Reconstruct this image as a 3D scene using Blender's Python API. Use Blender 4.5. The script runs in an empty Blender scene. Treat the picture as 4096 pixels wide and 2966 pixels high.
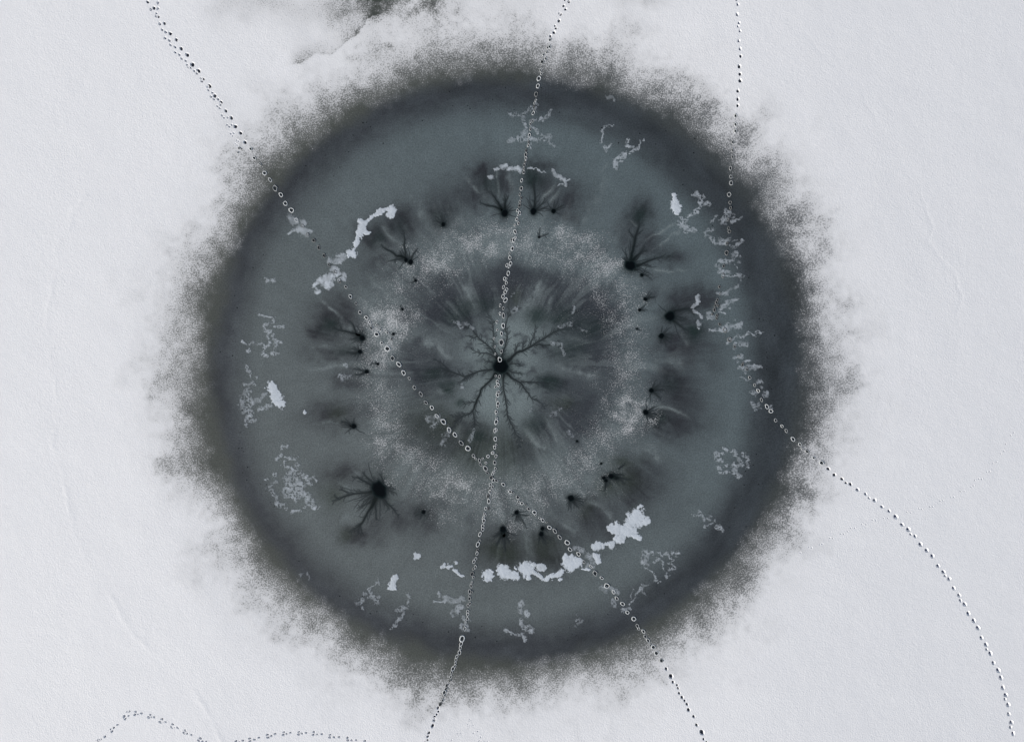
import bpy, math, random
import numpy as np

# ------------------------------------------------------------------ camera, sky, sun, exposure
SC = bpy.context.scene
COL = SC.collection
S = 0.0125                      # metres per unit of the survey plan (plan is 4096 x 2966)
CAM_H = 42.0
cam_d = bpy.data.cameras.new('camera'); cam = bpy.data.objects.new('camera', cam_d); COL.objects.link(cam)
cam.location = (0, 0, CAM_H); cam.rotation_euler = (0, 0, 0)
cam_d.sensor_width = 36.0; cam_d.lens = 36.0 * CAM_H / (4096 * S)
cam_d.clip_start = 0.5; cam_d.clip_end = 3000
SC.camera = cam

SUN_EL, SUN_AZ = math.radians(27), math.radians(238)      # azimuth clockwise from +Y (top of the picture)
world = bpy.data.worlds.new('World'); SC.world = world; world.use_nodes = True
wn = world.node_tree; wn.nodes.clear()
sky = wn.nodes.new('ShaderNodeTexSky'); sky.sky_type = 'NISHITA'; sky.sun_disc = False
sky.sun_elevation = SUN_EL; sky.sun_rotation = SUN_AZ
bg = wn.nodes.new('ShaderNodeBackground'); bg.inputs['Strength'].default_value = 0.082
wo = wn.nodes.new('ShaderNodeOutputWorld')
wn.links.new(sky.outputs[0], bg.inputs[0]); wn.links.new(bg.outputs[0], wo.inputs[0])
sun_d = bpy.data.lights.new('sun', 'SUN'); sun = bpy.data.objects.new('sun', sun_d); COL.objects.link(sun)
sun_d.energy = 4.4; sun_d.angle = math.radians(0.6); sun_d.color = (1.0, 0.93, 0.84)
sdir = (math.sin(SUN_AZ) * math.cos(SUN_EL), math.cos(SUN_AZ) * math.cos(SUN_EL), math.sin(SUN_EL))
from mathutils import Vector
sun.rotation_euler = Vector(sdir).to_track_quat('Z', 'Y').to_euler(); sun.location = Vector(sdir) * 200
SC.view_settings.view_transform = 'Standard'; SC.view_settings.look = 'None'
SC.view_settings.exposure = 0.09; SC.view_settings.gamma = 1.0

random.seed(5)
# ------------------------------------------------------------------ helpers
def wx(px): return (px - 2048.0) * S
def wy(py): return (1483.0 - py) * S
def lin(r, g, b):
    def f(c):
        c /= 255.0
        return c / 12.92 if c <= 0.04045 else ((c + 0.055) / 1.055) ** 2.4
    return np.array([f(r), f(g), f(b)]) / 0.83
def sm(a, b, x):
    t = np.clip((x - a) / (b - a), 0, 1); return t * t * (3 - 2 * t)
def hsh(ix, iy, seed):
    h = (ix.astype(np.int64) * 374761393 + iy.astype(np.int64) * 668265263 + seed * 2147483647) & 0xffffffff
    h = ((h ^ (h >> 13)) * 1274126177) & 0xffffffff
    return ((h ^ (h >> 16)) & 0xffffff) / float(0xffffff)
def vn(x, y, seed=0):                                   # smooth value noise, 0..1
    x0 = np.floor(x); y0 = np.floor(y); fx = x - x0; fy = y - y0
    fx = fx * fx * (3 - 2 * fx); fy = fy * fy * (3 - 2 * fy)
    a = hsh(x0, y0, seed); b = hsh(x0 + 1, y0, seed); c = hsh(x0, y0 + 1, seed); d = hsh(x0 + 1, y0 + 1, seed)
    return (a * (1 - fx) + b * fx) * (1 - fy) + (c * (1 - fx) + d * fx) * fy
def fbm(x, y, seed=0, o=4):                             # about -1..1
    s = 0; a = 0.5; t = 0
    for k in range(o):
        s = s + a * (vn(x, y, seed + 17 * k) * 2 - 1); t += a; a *= 0.55; x = x * 2.03 + 5.1; y = y * 2.03 + 3.7
    return s / t * 1.5
def seg_dist(X, Y, pts, ws=None):                       # distance to a polyline, minus (1) scaled by its width
    best = np.full(X.shape, 1e9); bw = np.ones(X.shape)
    if len(pts) == 1: pts = [pts[0], (pts[0][0] + .01, pts[0][1])]; ws = [ws[0], ws[0]] if ws is not None else None
    for i in range(len(pts) - 1):
        (x0, y0), (x1, y1) = pts[i], pts[i + 1]
        dx, dy = x1 - x0, y1 - y0; L = dx * dx + dy * dy + 1e-9
        t = np.clip(((X - x0) * dx + (Y - y0) * dy) / L, 0, 1)
        d = np.hypot(X - x0 - t * dx, Y - y0 - t * dy)
        if ws is not None:
            w = ws[i] * (1 - t) + ws[i + 1] * t
            q = d / w; m = q < best; best = np.where(m, q, best)
        else: best = np.minimum(best, d)
    return best
TILES = {  # plan windows: x0, y0, magnification of the notes below
 'D': (0, 0, 1 / 1.806), 'C1': (1600, 1050, 2.189), 'A1': (1200, 1600, 2.736), 'P1': (1200, 700, 2.736), 'P2': (1800, 500, 2.736),
 'P3': (2400, 600, 2.736), 'P4': (2400, 1100, 2.736), 'P5': (1900, 1750, 2.736), 'P6': (900, 1100, 2.736),
 'U1': (500, 0, 3.648), 'U2': (1000, 0, 1.89), 'A2': (800, 300, 2.346), 'A3': (1150, 850, 2.346), 'A4': (1600, 1500, 2.737),
 'A5': (1950, 1900, 2.737), 'A6': (2350, 2350, 2.666), 'B1': (2000, 0, 4.107), 'B2': (1950, 350, 4.107), 'B3': (1900, 700, 4.107),
 'B4': (1880, 1050, 4.104), 'B5': (1830, 1430, 4.104), 'B6': (1800, 1800, 3.65), 'B7': (1700, 2200, 3.65), 'B8': (1650, 2600, 4.4875),
 'T1': (2800, 0, 3.65), 'T2': (2800, 400, 3.65), 'T3': (2750, 800, 3.283), 'T4': (2800, 1250, 3.649), 'T5': (3100, 1700, 2.277),
 'T6': (3700, 2250, 2.293), 'H1': (350, 2780, 3.78), 'H2': (900, 2850, 3.489), 'W1': (1040, 1760, 5.132), 'W2': (1180, 2180, 4.2),
 'W3': (2740, 1760, 4.32), 'W4': (2540, 2150, 5.473), 'W5': (2300, 2300, 4.104), 'W6': (1400, 2300, 0.8587), 'R1': (3100, 0, 1.493), 'W7': (1400, 300, 0.678)}
def T(tile, x, y): x0, y0, k = TILES[tile]; return x0 + x / k, y0 + y / k
def TK(tile, v): return v / TILES[tile][2]
# ------------------------------------------------------------------ data: animal tracks (tile, [(x, y, length), ...])
TR_A = [('U1', [(335,35,50),(425,120,45),(490,250,40),(580,345,45),(665,495,55),(755,585,50),(825,712,60),(915,805,55),(990,945,60),(1080,1038,60),(1145,1160,45),(1235,1262,60),(1318,1405,55),(1408,1495,45),(1478,1622,50)]),
 ('A2', [(297,405,34),(335,485,36),(383,547,32),(425,632,32),(477,696,34),(510,780,34),(565,838,30),(607,922,36),(658,984,36),(706,1060,46),(760,1123,36),(802,1205,34),(858,1268,36),(906,1360,34),(965,1417,34),(1010,1497,32),(1068,1553,34),(1116,1620,34)]),
 ('A3', [(345,403,28),(393,490,30),(450,556,34),(490,641,34),(549,696,36),(591,786,32),(645,852,28),(682,934,32),(741,985,36),(773,1030,20),(787,1081,30),(838,1141,36),(886,1224,34),(938,1278,38),(988,1364,38),(1046,1424,40),(1090,1502,40),(1144,1553,36)]),
 ('A4', [(160,132,42),(230,204,46),(287,299,40),(350,354,44),(405,446,44),(476,508,46),(538,598,44),(603,651,48),(672,739,44),(745,800,46),(805,880,40),(828,912,28),(872,930,40),(885,975,32),(937,1017,46),(957,1068,36),(1055,1150,40),(1133,1195,42),(1207,1273,36),(1233,1280,26),(1290,1332,38),(1300,1383,24),(1335,1400,30),(1378,1417,20),(1410,1460,36),(1473,1500,46),(1483,1527,24),(1530,1562,28),(1563,1585,36),(1605,1608,26)]),
 ('A5', [(680,571,34),(738,607,44),(792,675,46),(875,735,50),(905,810,50),(998,860,44),(1055,943,40),(1134,996,42),(1180,1069,42),(1252,1123,36),(1308,1208,46),(1382,1275,36),(1415,1346,34),(1480,1405,38),(1533,1500,38),(1603,1570,44)]),
 ('A6', [(535,404,32),(547,434,32),(597,462,38),(617,514,34),(645,558,34),(669,607,28),(703,629,34),(734,693,40),(787,770,42),(840,860,40),(890,940,44),(911,1001,30),(953,1032,28),(964,1063,30),(976,1119,32),(1007,1163,36),(1036,1197,28),(1060,1234,34),(1076,1296,40),(1131,1365,36),(1162,1457,40),(1220,1535,54),(1237,1605,28),(1268,1640,28)])]
TR_S = [('U1', [(485,45,40),(485,128,38),(383,140,38),(463,202,30),(463,240,35),(510,352,40),(545,440,36),(595,472,36),(590,560,38),(652,595,36),(668,660,36),(735,690,36),(738,768,36),(798,802,36),(830,858,34),(890,893,34),(915,958,32),(927,988,28),(960,993,30),(1017,1042,30),(1052,1072,32),(1115,1150,28),(1128,1190,36),(1207,1268,32),(1223,1320,30),(1285,1362,38),(1263,1415,30),(1303,1453,30),(1363,1450,36),(1400,1533,32),(1354,1553,26),(1388,1583,28)]),
 ('A2', [(209,381,18),(228,404,16),(263,403,16),(258,470,16),(279,487,16),(301,470,18),(292,554,14),(320,548,14),(309,573,14),(349,613,12),(365,622,12),(334,645,11),(352,660,11),(369,689,11),(391,695,11),(358,730,11)])]
TR_L = [('A3', [(837,1052,14),(872,1095,24),(938,1126,26),(978,1183,22)])]
TR_X = [('A4', [(907,912,24),(966,886,30),(943,957,24),(1017,848,30)])]
TR_B = [('B1', [(1065,12,32),(1125,5,30),(1130,32,50),(1045,105,50),(1075,160,44),(973,228,42),(997,243,48),(968,348,60),(903,430,36),(917,468,46),(885,537,54),(827,597,48),(820,658,54),(782,785,46),(810,772,46),(762,862,36),(710,900,44),(748,967,48),(695,1017,56),(687,1101,40),(668,1155,42),(682,1213,40),(638,1290,70),(622,1415,78),(593,1550,66)]),
 ('B2', [(795,213,40),(773,258,40),(768,305,36),(772,370,40),(752,420,56),(742,545,48),(712,550,40),(707,600,40),(705,687,44),(690,785,56),(672,838,36),(675,893,44),(670,950,50),(635,1035,46),(632,1105,50),(632,1165,56),(620,1225,50),(605,1275,44),(600,1340,40),(600,1390,50),(563,1525,44)]),
 ('B3', [(765,222,56),(738,320,36),(762,375,44),(740,445,50),(733,500,50),(697,580,40),(735,625,56),(710,655,30),(690,725,46),(712,792,44),(657,822,30),(660,930,60),(603,1060,50),(640,1060,60),(662,1035,50),(615,1207,64),(568,1287,44),(575,1355,60),(523,1480,50),(585,1455,60),(563,1495,50),(548,1612,60)]),
 ('B4', [(567,265,44),(592,270,40),(598,330,60),(550,400,50),(605,440,50),(580,480,50),(543,552,54),(583,612,64),(497,698,50),(550,747,60),(495,837,50),(552,865,80),(445,970,44),(547,1035,64),(450,1105,30),(520,1165,60),(395,1245,30),(520,1305,80),(410,1380,30),(520,1455,50),(412,1500,30),(490,1590,60)]),
 ('B5', [(628,297,30),(692,308,56),(652,388,44),(668,445,60),(625,480,30),(653,567,34),(684,562,48),(657,612,60),(638,684,36),(665,750,60),(660,802,36),(637,890,50),(638,922,30),(645,1000,36),(637,1050,70),(636,1180,50),(615,1195,56),(623,1333,70),(635,1430,40),(610,1470,54),(582,1557,44),(632,1612,54)]),
 ('B6', [(655,178,54),(663,265,48),(640,318,46),(627,340,50),(600,400,50),(636,437,44),(590,500,50),(622,533,44),(583,557,30),(585,607,50),(557,670,44),(568,742,56),(523,848,40),(558,845,40),(502,923,36),(515,948,40),(487,987,44),(495,1025,54),(480,1105,50),(480,1150,44),(437,1225,56),(435,1320,44),(408,1370,70),(405,1465,44),(395,1500,40),(378,1580,44),(350,1620,44)]),
 ('B7', [(735,240,44),(708,268,40),(690,345,60),(707,390,40),(688,470,36),(675,515,54),(655,597,44),(682,612,36),(658,655,44),(653,700,44),(658,775,50),(631,800,50),(625,890,40),(625,930,44),(620,996,40),(596,1022,40),(592,1050,40),(584,1140,60),(540,1290,74),(527,1362,56),(515,1420,44),(505,1488,56),(465,1545,50),(453,1590,50)]),
 ('B8', [(768,224,44),(763,272,48),(728,322,60),(703,390,54),(688,465,54),(675,537,46),(615,625,60),(605,680,60),(572,745,66),(572,795,44),(540,888,54),(500,958,60),(460,1025,60),(465,1092,42),(437,1140,46),(400,1190,56),(392,1238,64),(365,1345,70),(297,1475,60),(280,1530,60),(270,1600,50),(238,1635,50)])]
TR_F = [('B8', [(1022,1225,20),(1017,1260,22),(1057,1245,18),(995,1318,30),(1000,1350,18),(998,1393,16),(1090,1332,30),(872,1428,22),(865,1480,18),(808,1485,20),(830,1525,24),(705,1595,30),(1100,1473,40),(1170,1440,44),(1140,1440,22),(1230,1550,44),(1200,1610,40),(1237,1618,26),(1290,1620,26),(1350,1630,34)])]
TR_C = [('T1', [(530,0,40),(550,70,44),(542,217,50),(568,340,44),(553,390,36),(580,458,46),(565,602,48),(583,720,50),(592,825,50),(572,975,54),(583,1085,50),(583,1183,52),(550,1332,48),(550,1450,52),(550,1543,50)]),
 ('T2', [(515,233,48),(515,358,46),(512,455,54),(477,615,50),(473,735,46),(478,828,48),(448,997,50),(452,1117,56),(457,1208,56),(428,1377,50),(440,1498,54),(448,1577,50)]),
 ('T3', [(534,258,40),(538,368,40),(550,412,40),(516,572,44),(516,692,60),(476,865,42),(467,990,64),(420,1138,36),(430,1230,44),(395,1310,40),(380,1340,40),(365,1385,36),(402,1390,30),(355,1440,50),(325,1500,30),(388,1515,40),(384,1553,30)]),
 ('T4', [(290,170,50),(362,258,56),(432,395,56),(507,487,56),(565,638,40),(632,735,34),(622,762,34),(685,820,46),(728,945,46),(800,1055,52),(850,1138,52),(900,1270,52),(978,1370,60),(1037,1435,60),(1107,1568,54)]),
 ('T5', [(65,8,30),(105,50,34),(166,127,32),(229,175,34),(248,212,24),(297,238,36),(355,298,34),(427,343,34),(490,397,34),(546,453,34),(616,490,30),(651,525,26),(694,537,34),(759,588,32),(833,627,32),(865,664,26),(916,685,34),(985,745,34),(1050,785,34),(1112,835,40),(1170,908,36),(1229,953,36),(1250,997,26),(1291,1015,38),(1342,1090,38),(1400,1145,38),(1452,1196,38)]),
 ('T6', [(140,35,36),(190,92,36),(205,125,28),(243,157,38),(285,242,36),(336,308,38),(350,355,30),(390,390,40),(424,475,38),(475,542,38),(514,610,40),(547,700,38),(590,765,38),(596,808,28),(631,846,38),(660,933,38),(705,1003,46),(730,1070,40),(746,1162,40),(775,1232,36),(768,1270,30),(797,1322,42),(803,1408,38),(828,1488,40),(820,1528,30),(845,1588,40)])]
TR_D = [('H1', [(163,670,30),(194,662,30),(168,698,20),(264,620,30),(355,505,30),(393,487,36),(369,543,36),(455,440,28),(572,353,30),(556,315,40),(623,304,26),(603,240,24),(630,236,28),(720,288,36),(730,242,34),(766,277,20),(817,265,28),(928,326,34),(955,289,30),(968,325,18),(1012,322,28),(1105,395,34),(1130,355,34),(1141,392,18),(1185,393,28),(1277,470,36),(1295,433,32),(1310,470,20),(1366,480,30),(1465,558,34),(1482,522,32),(1506,567,28),(1576,586,28),(1687,672,34),(1713,640,32),(1746,687,28),(1803,687,26)])]
TR_G = [('H2', [(160,388,32),(207,402,24),(255,377,28),(350,349,30),(355,386,32),(416,362,28),(478,335,26),(597,297,30),(605,332,32),(650,311,26),(704,283,28),(827,259,30),(820,296,30),(864,284,24),(917,266,26),(1037,255,28),(1033,290,30),(1074,276,24),(1136,266,26),(1245,257,30),(1236,295,30),(1290,288,26),(1357,285,26),(1472,295,28),(1467,332,30),(1527,330,28),(1595,327,26),(1713,338,28),(1718,375,28),(1771,372,26),(1836,370,26),(1958,383,28)])]
TR_E = [('T5', [(2210,70),(2180,95),(2135,175),(2120,240),(2092,262),(2050,335),(2018,350),(1985,425),(1960,430),(1910,495),(1885,492),(1845,506),(1832,553),(1812,565),(1750,605),(1712,605),(1650,660),(1625,662),(1550,690),(1523,693),(1455,745),(1428,745),(1353,768),(1325,762),(1250,800),(1216,795),(1036,848),(998,848),(928,868),(895,862),(838,903),(798,903),(733,938),(695,937),(666,966),(630,990),(602,988),(528,1030),(505,1027),(432,1080),(408,1085),(335,1115),(312,1108),(232,1160)])]
TRAILS = [  # label, data, width ratio, kind, base depth
 ('deep paw prints running diagonally from top left to bottom right across the disc', TR_A, .72, 'big'),
 ('smaller paired paw prints beside the diagonal trail in the upper left snow', TR_S, .66, 'small'),
 ('four small white rimmed prints branching from the diagonal trail left of centre', TR_L, .75, 'small'),
 ('four round white rimmed prints bridging the two trails just above their crossing', TR_X, .85, 'small'),
 ('chain of paw prints running top to bottom straight through the central melt hole', TR_B, .66, 'big'),
 ('scattered faint scuffed prints in the snow at the bottom edge below the dark disc', TR_F, .5, 'faint'),
 ('single file paw prints entering at upper right and curving to the bottom right corner', TR_C, .72, 'big'),
 ('hopping tracks in clusters of four forming an arch at the bottom left corner', TR_D, .6, 'hop'),
 ('low arch of hopping tracks along the bottom edge right of the corner arch', TR_G, .6, 'hop'),
 ('faint shallow trail of tiny paired prints crossing the snow on the right', TR_E, .8, 'shallow'),
]
# ------------------------------------------------------------------ data: melt holes and their channels
# (label, tile, [(x, y, rx, ry, angle)], [channel, ...]); a channel is a list of (x, y, width) and sub-channels start with the number of their parent
STARS = [
 ('large central black melt hole with long branching channels on every side', 'C1', [(885,905,54,58,0)], [
  [(905,880,46),(960,850,30),(1020,790,26),(1100,760,22),(1160,725,18),(1210,690,14),(1270,660,14),(1310,630,12),(1370,600,10),(1440,580,8),(1520,560,5)],
  [(880,870,28),(900,790,16),(930,700,12),(938,640,10),(925,570,9),(940,490,6),(960,420,4)],
  [(855,835,22),(830,760,8),(818,690,6),(815,590,6),(805,510,5),(790,470,3)],
  [(850,840,22),(810,770,14),(750,710,12),(690,660,10),(650,610,9),(615,555,7),(600,510,4)],
  [(850,845,14),(780,800,8),(700,790,6),(640,770,4)],
  [(840,930,22),(780,940,14),(700,950,12),(630,975,10),(560,995,9),(480,965,7),(400,945,6),(350,910,4)],
  [(840,965,30),(800,1020,20),(750,1070,18),(710,1110,20),(695,1160,20),(665,1230,22),(640,1290,14),(600,1325,12),(540,1340,9),(470,1350,5)],
  [(910,970,24),(905,1040,12),(908,1120,12),(925,1200,12),(935,1270,11),(940,1340,10),(970,1400,9),(1000,1470,7),(1030,1530,5),(1045,1600,3)],
  [(925,960,30),(980,1010,18),(1050,1050,16),(1090,1100,12),(1120,1140,10),(1160,1190,7),(1220,1220,5),(1270,1260,3)],
  [(930,900,12),(1000,885,5),(1060,885,4)],[(930,930,14),(1000,965,6),(1090,970,4)],[(840,890,12),(790,870,5),(750,860,3)],
  [0,(1160,725,12),(1220,720,10),(1290,725,8),(1370,710,6),(1420,740,4)],[0,(1140,730,10),(1150,690,8),(1170,650,6),(1180,610,5),(1190,570,3)],
  [0,(1000,800,8),(1020,740,7),(1040,700,5)],[0,(1075,765,7),(1080,715,5),(1110,680,4)],
  [1,(950,470,6),(990,430,5),(1030,400,3)],[3,(670,650,8),(630,655,6),(600,640,3)],[3,(610,575,7),(550,555,6),(490,540,3)],
  [5,(620,980,9),(560,1020,7),(520,1045,4)],[5,(430,950,6),(370,880,4),(310,850,3)],
  [6,(635,1295,10),(650,1370,7),(650,1430,5),(640,1480,3)],[6,(560,1340,8),(500,1380,6),(470,1430,4),(450,1460,3)],[6,(665,1215,8),(610,1225,5),(560,1240,3)],
  [8,(1060,1045,11),(1140,1045,8),(1220,1050,7),(1290,1060,4)]]),
 ('big solid black melt hole shaped like an octopus at lower left', 'A1', [(870,980,64,82,-25)], [
  [(820,950,50),(770,920,20),(690,880,15),(640,850,12),(580,850,5)],[(840,910,22),(770,880,14),(720,830,9),(680,790,4)],
  [(800,990,44),(740,1010,22),(640,1018,16),(560,1030,15),(480,1055,14),(430,1080,10),(375,1110,5)],
  [(850,1030,60),(815,1100,52),(790,1160,40),(750,1210,24),(710,1290,22),(670,1350,20),(620,1390,12),(540,1440,5)],
  [(890,1050,22),(960,1130,13),(1020,1190,10),(1070,1250,5)],[(880,1060,18),(910,1100,9),(960,1170,6),(970,1200,3)],
  [(820,1120,16),(830,1200,10),(830,1300,4)],[(800,1060,16),(740,1080,9),(700,1105,4)],[(790,1110,14),(720,1140,8),(650,1165,4)],
  [(910,910,20),(900,860,9),(875,810,4)],[(930,950,18),(980,965,9),(1030,965,4)],[(930,980,14),(1000,995,6),(1050,1020,3)],
  [2,(520,1010,8),(480,990,6),(440,970,3)],[2,(420,1075,8),(380,1055,5)],[3,(660,1360,12),(640,1420,8),(640,1460,4)],[3,(660,1360,10),(670,1410,6),(680,1460,3)]]),
 ('paired black melt holes with two thick branches at upper left', 'P1', [(1160,930,15,20,20),(1212,950,20,26,10)], [
  [(1160,920,30),(1110,890,34),(1050,880,22),(1000,840,16),(940,810,14),(890,770,6)],[(1150,910,24),(1155,860,18),(1140,780,15),(1145,720,12),(1135,640,4)],
  [(1130,920,16),(1060,925,12),(980,940,4)],[(1215,930,20),(1240,870,10),(1290,800,4)],[(1120,880,12),(1090,830,5)]]),
 ('lone small melt hole below a dark round plume at upper left of centre', 'P1', [(1568,540,18,20,0)], [[(1568,535,16),(1560,490,8),(1540,440,3)],[(1575,535,10),(1600,500,4)]]),
 ('black melt hole with three spread branches at top, left of the trail', 'P2', [(598,965,30,34,0)], [
  [(590,955,44),(550,920,30),(480,895,18),(400,875,14),(330,850,6)],[(585,950,44),(555,900,34),(520,840,20),(470,770,12),(440,730,5)],[(600,950,44),(600,890,30),(605,830,20),(595,770,6)],[2,(612,840,14),(640,770,4)]]),
 ('black melt hole with one tall straight branch at top, right of the trail', 'P2', [(912,945,28,32,10)], [
  [(915,935,40),(925,880,26),(930,800,18),(920,700,14),(915,620,8),(918,560,4)],[(930,930,34),(970,900,12),(1010,860,8),(1040,810,3)],[(940,935,20),(990,925,8),(1050,915,3)],[(905,920,14),(880,870,4)]]),
 ('small melt hole with a single short channel at top right of the tall branched one', 'P2', [(1134,942,20,22,0)], [[(1140,940,20),(1190,905,10),(1250,875,4)]]),
 ('tiny pinhole with two hair channels above the speckled ring', 'P2', [(975,1228,10,10,0)], [[(975,1225,6),(985,1130,2)],[(980,1225,7),(1030,1210,5),(1080,1190,3)]]),
 ('large black melt hole with tree like branches at upper right', 'P3', [(330,1265,52,44,20)], [
  [(330,1240,60),(345,1160,34),(375,1030,26),(395,930,20),(425,840,14),(428,770,5)],[(350,1220,46),(400,1160,26),(440,1130,18),(490,1060,5)],
  [(370,1270,60),(430,1260,30),(500,1225,20),(580,1195,15),(690,1165,5)],[(350,1290,40),(400,1310,22),(440,1305,10)],[(310,1230,20),(250,1180,6)],[(300,1220,14),(280,1100,3)],
  [0,(385,980,12),(350,930,7),(310,880,3)],[0,(390,940,12),(440,900,6),(470,880,3)],[1,(440,1130,12),(520,1090,4)],[2,(480,1250,12),(560,1270,4)]]),
 ('tiny melt hole close under the tree branched hole at upper right', 'P3', [(458,1368,15,15,0)], [[(460,1368,10),(540,1370,3)]]),
 ('small melt hole with a feathery tuft to the right, right of centre', 'P4', [(497,262,17,15,0)], [[(500,262,16),(540,245,12),(600,235,3)],[(505,258,10),(560,200,3)]]),
 ('pinhole with faint whiskers, third down on the right side', 'P4', [(435,380,14,14,0)], [[(437,380,6),(490,375,2)],[(437,380,5),(490,395,2)]]),
 ('faintest pinhole on the right side, lowest of the small column', 'P4', [(404,588,8,8,0)], [[(404,588,5),(430,605,2)]]),
 ('heavy black melt hole with fan of channels beside white flecks on the right', 'P4', [(765,450,46,44,0)], [
  [(790,420,40),(820,395,26),(880,380,18),(950,368,14),(1010,355,8),(1080,350,3)],[(800,440,26),(850,450,8),(930,465,3)],[(800,470,26),(860,485,10),(930,490,4)],
  [(790,490,36),(830,515,18),(870,550,14),(910,580,9),(950,610,4)],[(780,410,20),(790,380,8),(840,350,3)],[(760,480,16),(770,530,3)],[0,(930,372,10),(990,390,5),(1040,440,3)]]),
 ('small black melt hole with drooping channels below the heavy fan hole on the right', 'P4', [(672,665,24,24,0)], [
  [(690,668,26),(730,680,14),(780,700,4)],[(680,680,16),(700,720,5),(720,760,3)],[(665,685,12),(660,740,3)],[(695,680,14),(740,715,4)],[(690,655,12),(740,640,6),(790,650,3)]]),
 ('round melt hole with a bushy plume at right, above its lower neighbour', 'P4', [(562,1262,22,20,0)], [
  [(575,1255,22),(620,1250,14),(700,1255,3)],[(570,1250,16),(620,1215,6),(660,1190,3)],[(575,1275,16),(620,1310,8),(660,1350,3)],[(560,1245,10),(590,1190,3)]]),
 ('round melt hole at lower right of centre beneath the bushy plume hole', 'P4', [(502,1500,24,24,0)], [
  [(515,1495,22),(560,1510,10),(620,1525,3)],[(510,1510,18),(550,1545,8),(590,1580,3)],[(505,1515,12),(520,1590,3)]]),
 ('cluster of three joined dark melt holes at lower right', 'P5', [(1490,422,24,22,0),(1410,440,16,14,0),(1432,468,16,14,0)], [
  [(1500,420,44),(1540,435,50),(1600,440,12),(1690,460,3)],[(1510,410,30),(1560,405,18),(1620,410,3)],[(1540,450,26),(1590,460,8),(1640,500,3)],[(1415,440,18),(1460,430,14),(1490,425,16)],[(1432,475,22),(1430,530,16),(1420,580,4)],[(1570,340,16),(1610,310,10),(1640,290,3)]]),
 ('dark melt hole with a skirt of thin channels left of the three joined holes', 'P5', [(1050,660,28,28,0)], [
  [(1065,665,34),(1110,680,16),(1180,700,4)],[(1055,685,26),(1075,710,16),(1130,760,4)],[(1040,685,18),(1030,740,6),(1020,800,3)],[(1080,665,16),(1160,660,3)],[(1030,660,10),(990,660,3)]]),
 ('dark melt hole with five spread legs at bottom centre', 'P5', [(306,1000,26,30,0)], [
  [(306,1020,60),(310,1070,66),(280,1090,24),(255,1140,13),(235,1180,5)],[(310,1060,40),(320,1100,16),(324,1160,13),(328,1240,4)],[(320,1050,40),(340,1090,18),(375,1140,5)],[(290,1040,30),(250,1060,14),(190,1080,4)],[(325,1030,22),(370,1070,5)]]),
 ('two stacked dark melt holes beside the diagonal trail at bottom centre', 'P5', [(725,1052,20,22,0),(738,993,16,16,0)], [
  [(725,1060,32),(740,1090,26),(770,1140,5)],[(720,1070,22),(712,1120,4)],[(740,1070,16),(790,1085,4)],[(740,995,20),(770,992,14),(810,1005,4)]]),
 ('thin legged spider shaped melt hole just right of the crossing trail, below centre', 'P5', [(455,815,19,19,0)], [
  [(465,825,16),(500,840,8),(590,850,3)],[(465,830,16),(495,870,8),(530,920,7),(560,980,3)],[(445,830,12),(400,860,3)],[(455,830,10),(465,880,3)]]),
 ('blurred small melt hole between the octopus hole and the crossing trail', 'A1', [(1352,1222,16,16,0)], [[(1352,1225,10),(1370,1260,3)]]),
 ('small melt hole with a forked channel at left, lowest of the left column', 'A1', [(590,285,22,22,0)], [
  [(580,285,30),(550,275,22),(510,245,12),(450,235,4)],[(560,280,20),(490,265,4)],[(570,295,16),(540,330,4)],[(585,270,12),(590,210,3)]]),
 ('small melt hole with two thin legs pointing at a white fleck, left column', 'P6', [(1550,1055,18,17,0)], [[(1545,1060,18),(1490,1080,12),(1420,1095,4)],[(1540,1050,10),(1430,1025,3)]]),
 ('small melt hole with a bent channel, second down in the left column', 'P6', [(1476,838,19,18,0)], [[(1470,840,24),(1420,855,18),(1380,850,10),(1330,835,4)],[(1465,830,10),(1410,780,3)]]),
 ('black melt hole with two long branches heading the left column', 'P6', [(1502,688,24,24,0)], [
  [(1490,670,50),(1440,650,30),(1380,630,18),(1310,615,14),(1240,600,10),(1190,580,4)],[(1480,660,34),(1435,640,24),(1420,590,16),(1390,530,8),(1370,500,4)],[(1470,680,18),(1380,700,3)],[0,(1290,610,8),(1260,560,3)]]),
 ('pinhole in the speckled frost at upper left of centre', 'P1', [(1267,1155,11,10,0)], [[(1265,1157,6),(1220,1180,2)],[(1265,1150,4),(1235,1110,2)]]),
 ('faint pinhole in the left part of the speckled ring, above the side prints', 'P1', [(1122,1468,10,10,0)], [[(1122,1468,5),(1100,1440,2)]]),
 ('pinhole beside the four small side prints left of centre', 'P6', [(1843,643,11,11,0)], [[(1843,643,6),(1820,655,2)]]),
 ('pinhole with short hairs in the left speckle, below the side prints', 'P6', [(1672,972,11,10,0)], [[(1672,972,6),(1610,965,2)],[(1672,972,5),(1640,950,2)]]),
 ('pinhole above the three joined holes at lower right', 'P5', [(1380,282,9,9,0)], [[(1380,282,4),(1410,270,2)]]),
 ('isolated pinhole in the dark speckle right of centre bottom', 'P5', [(1115,37,9,9,0)], [[(1115,37,4),(1130,45,2)]]),
]
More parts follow.
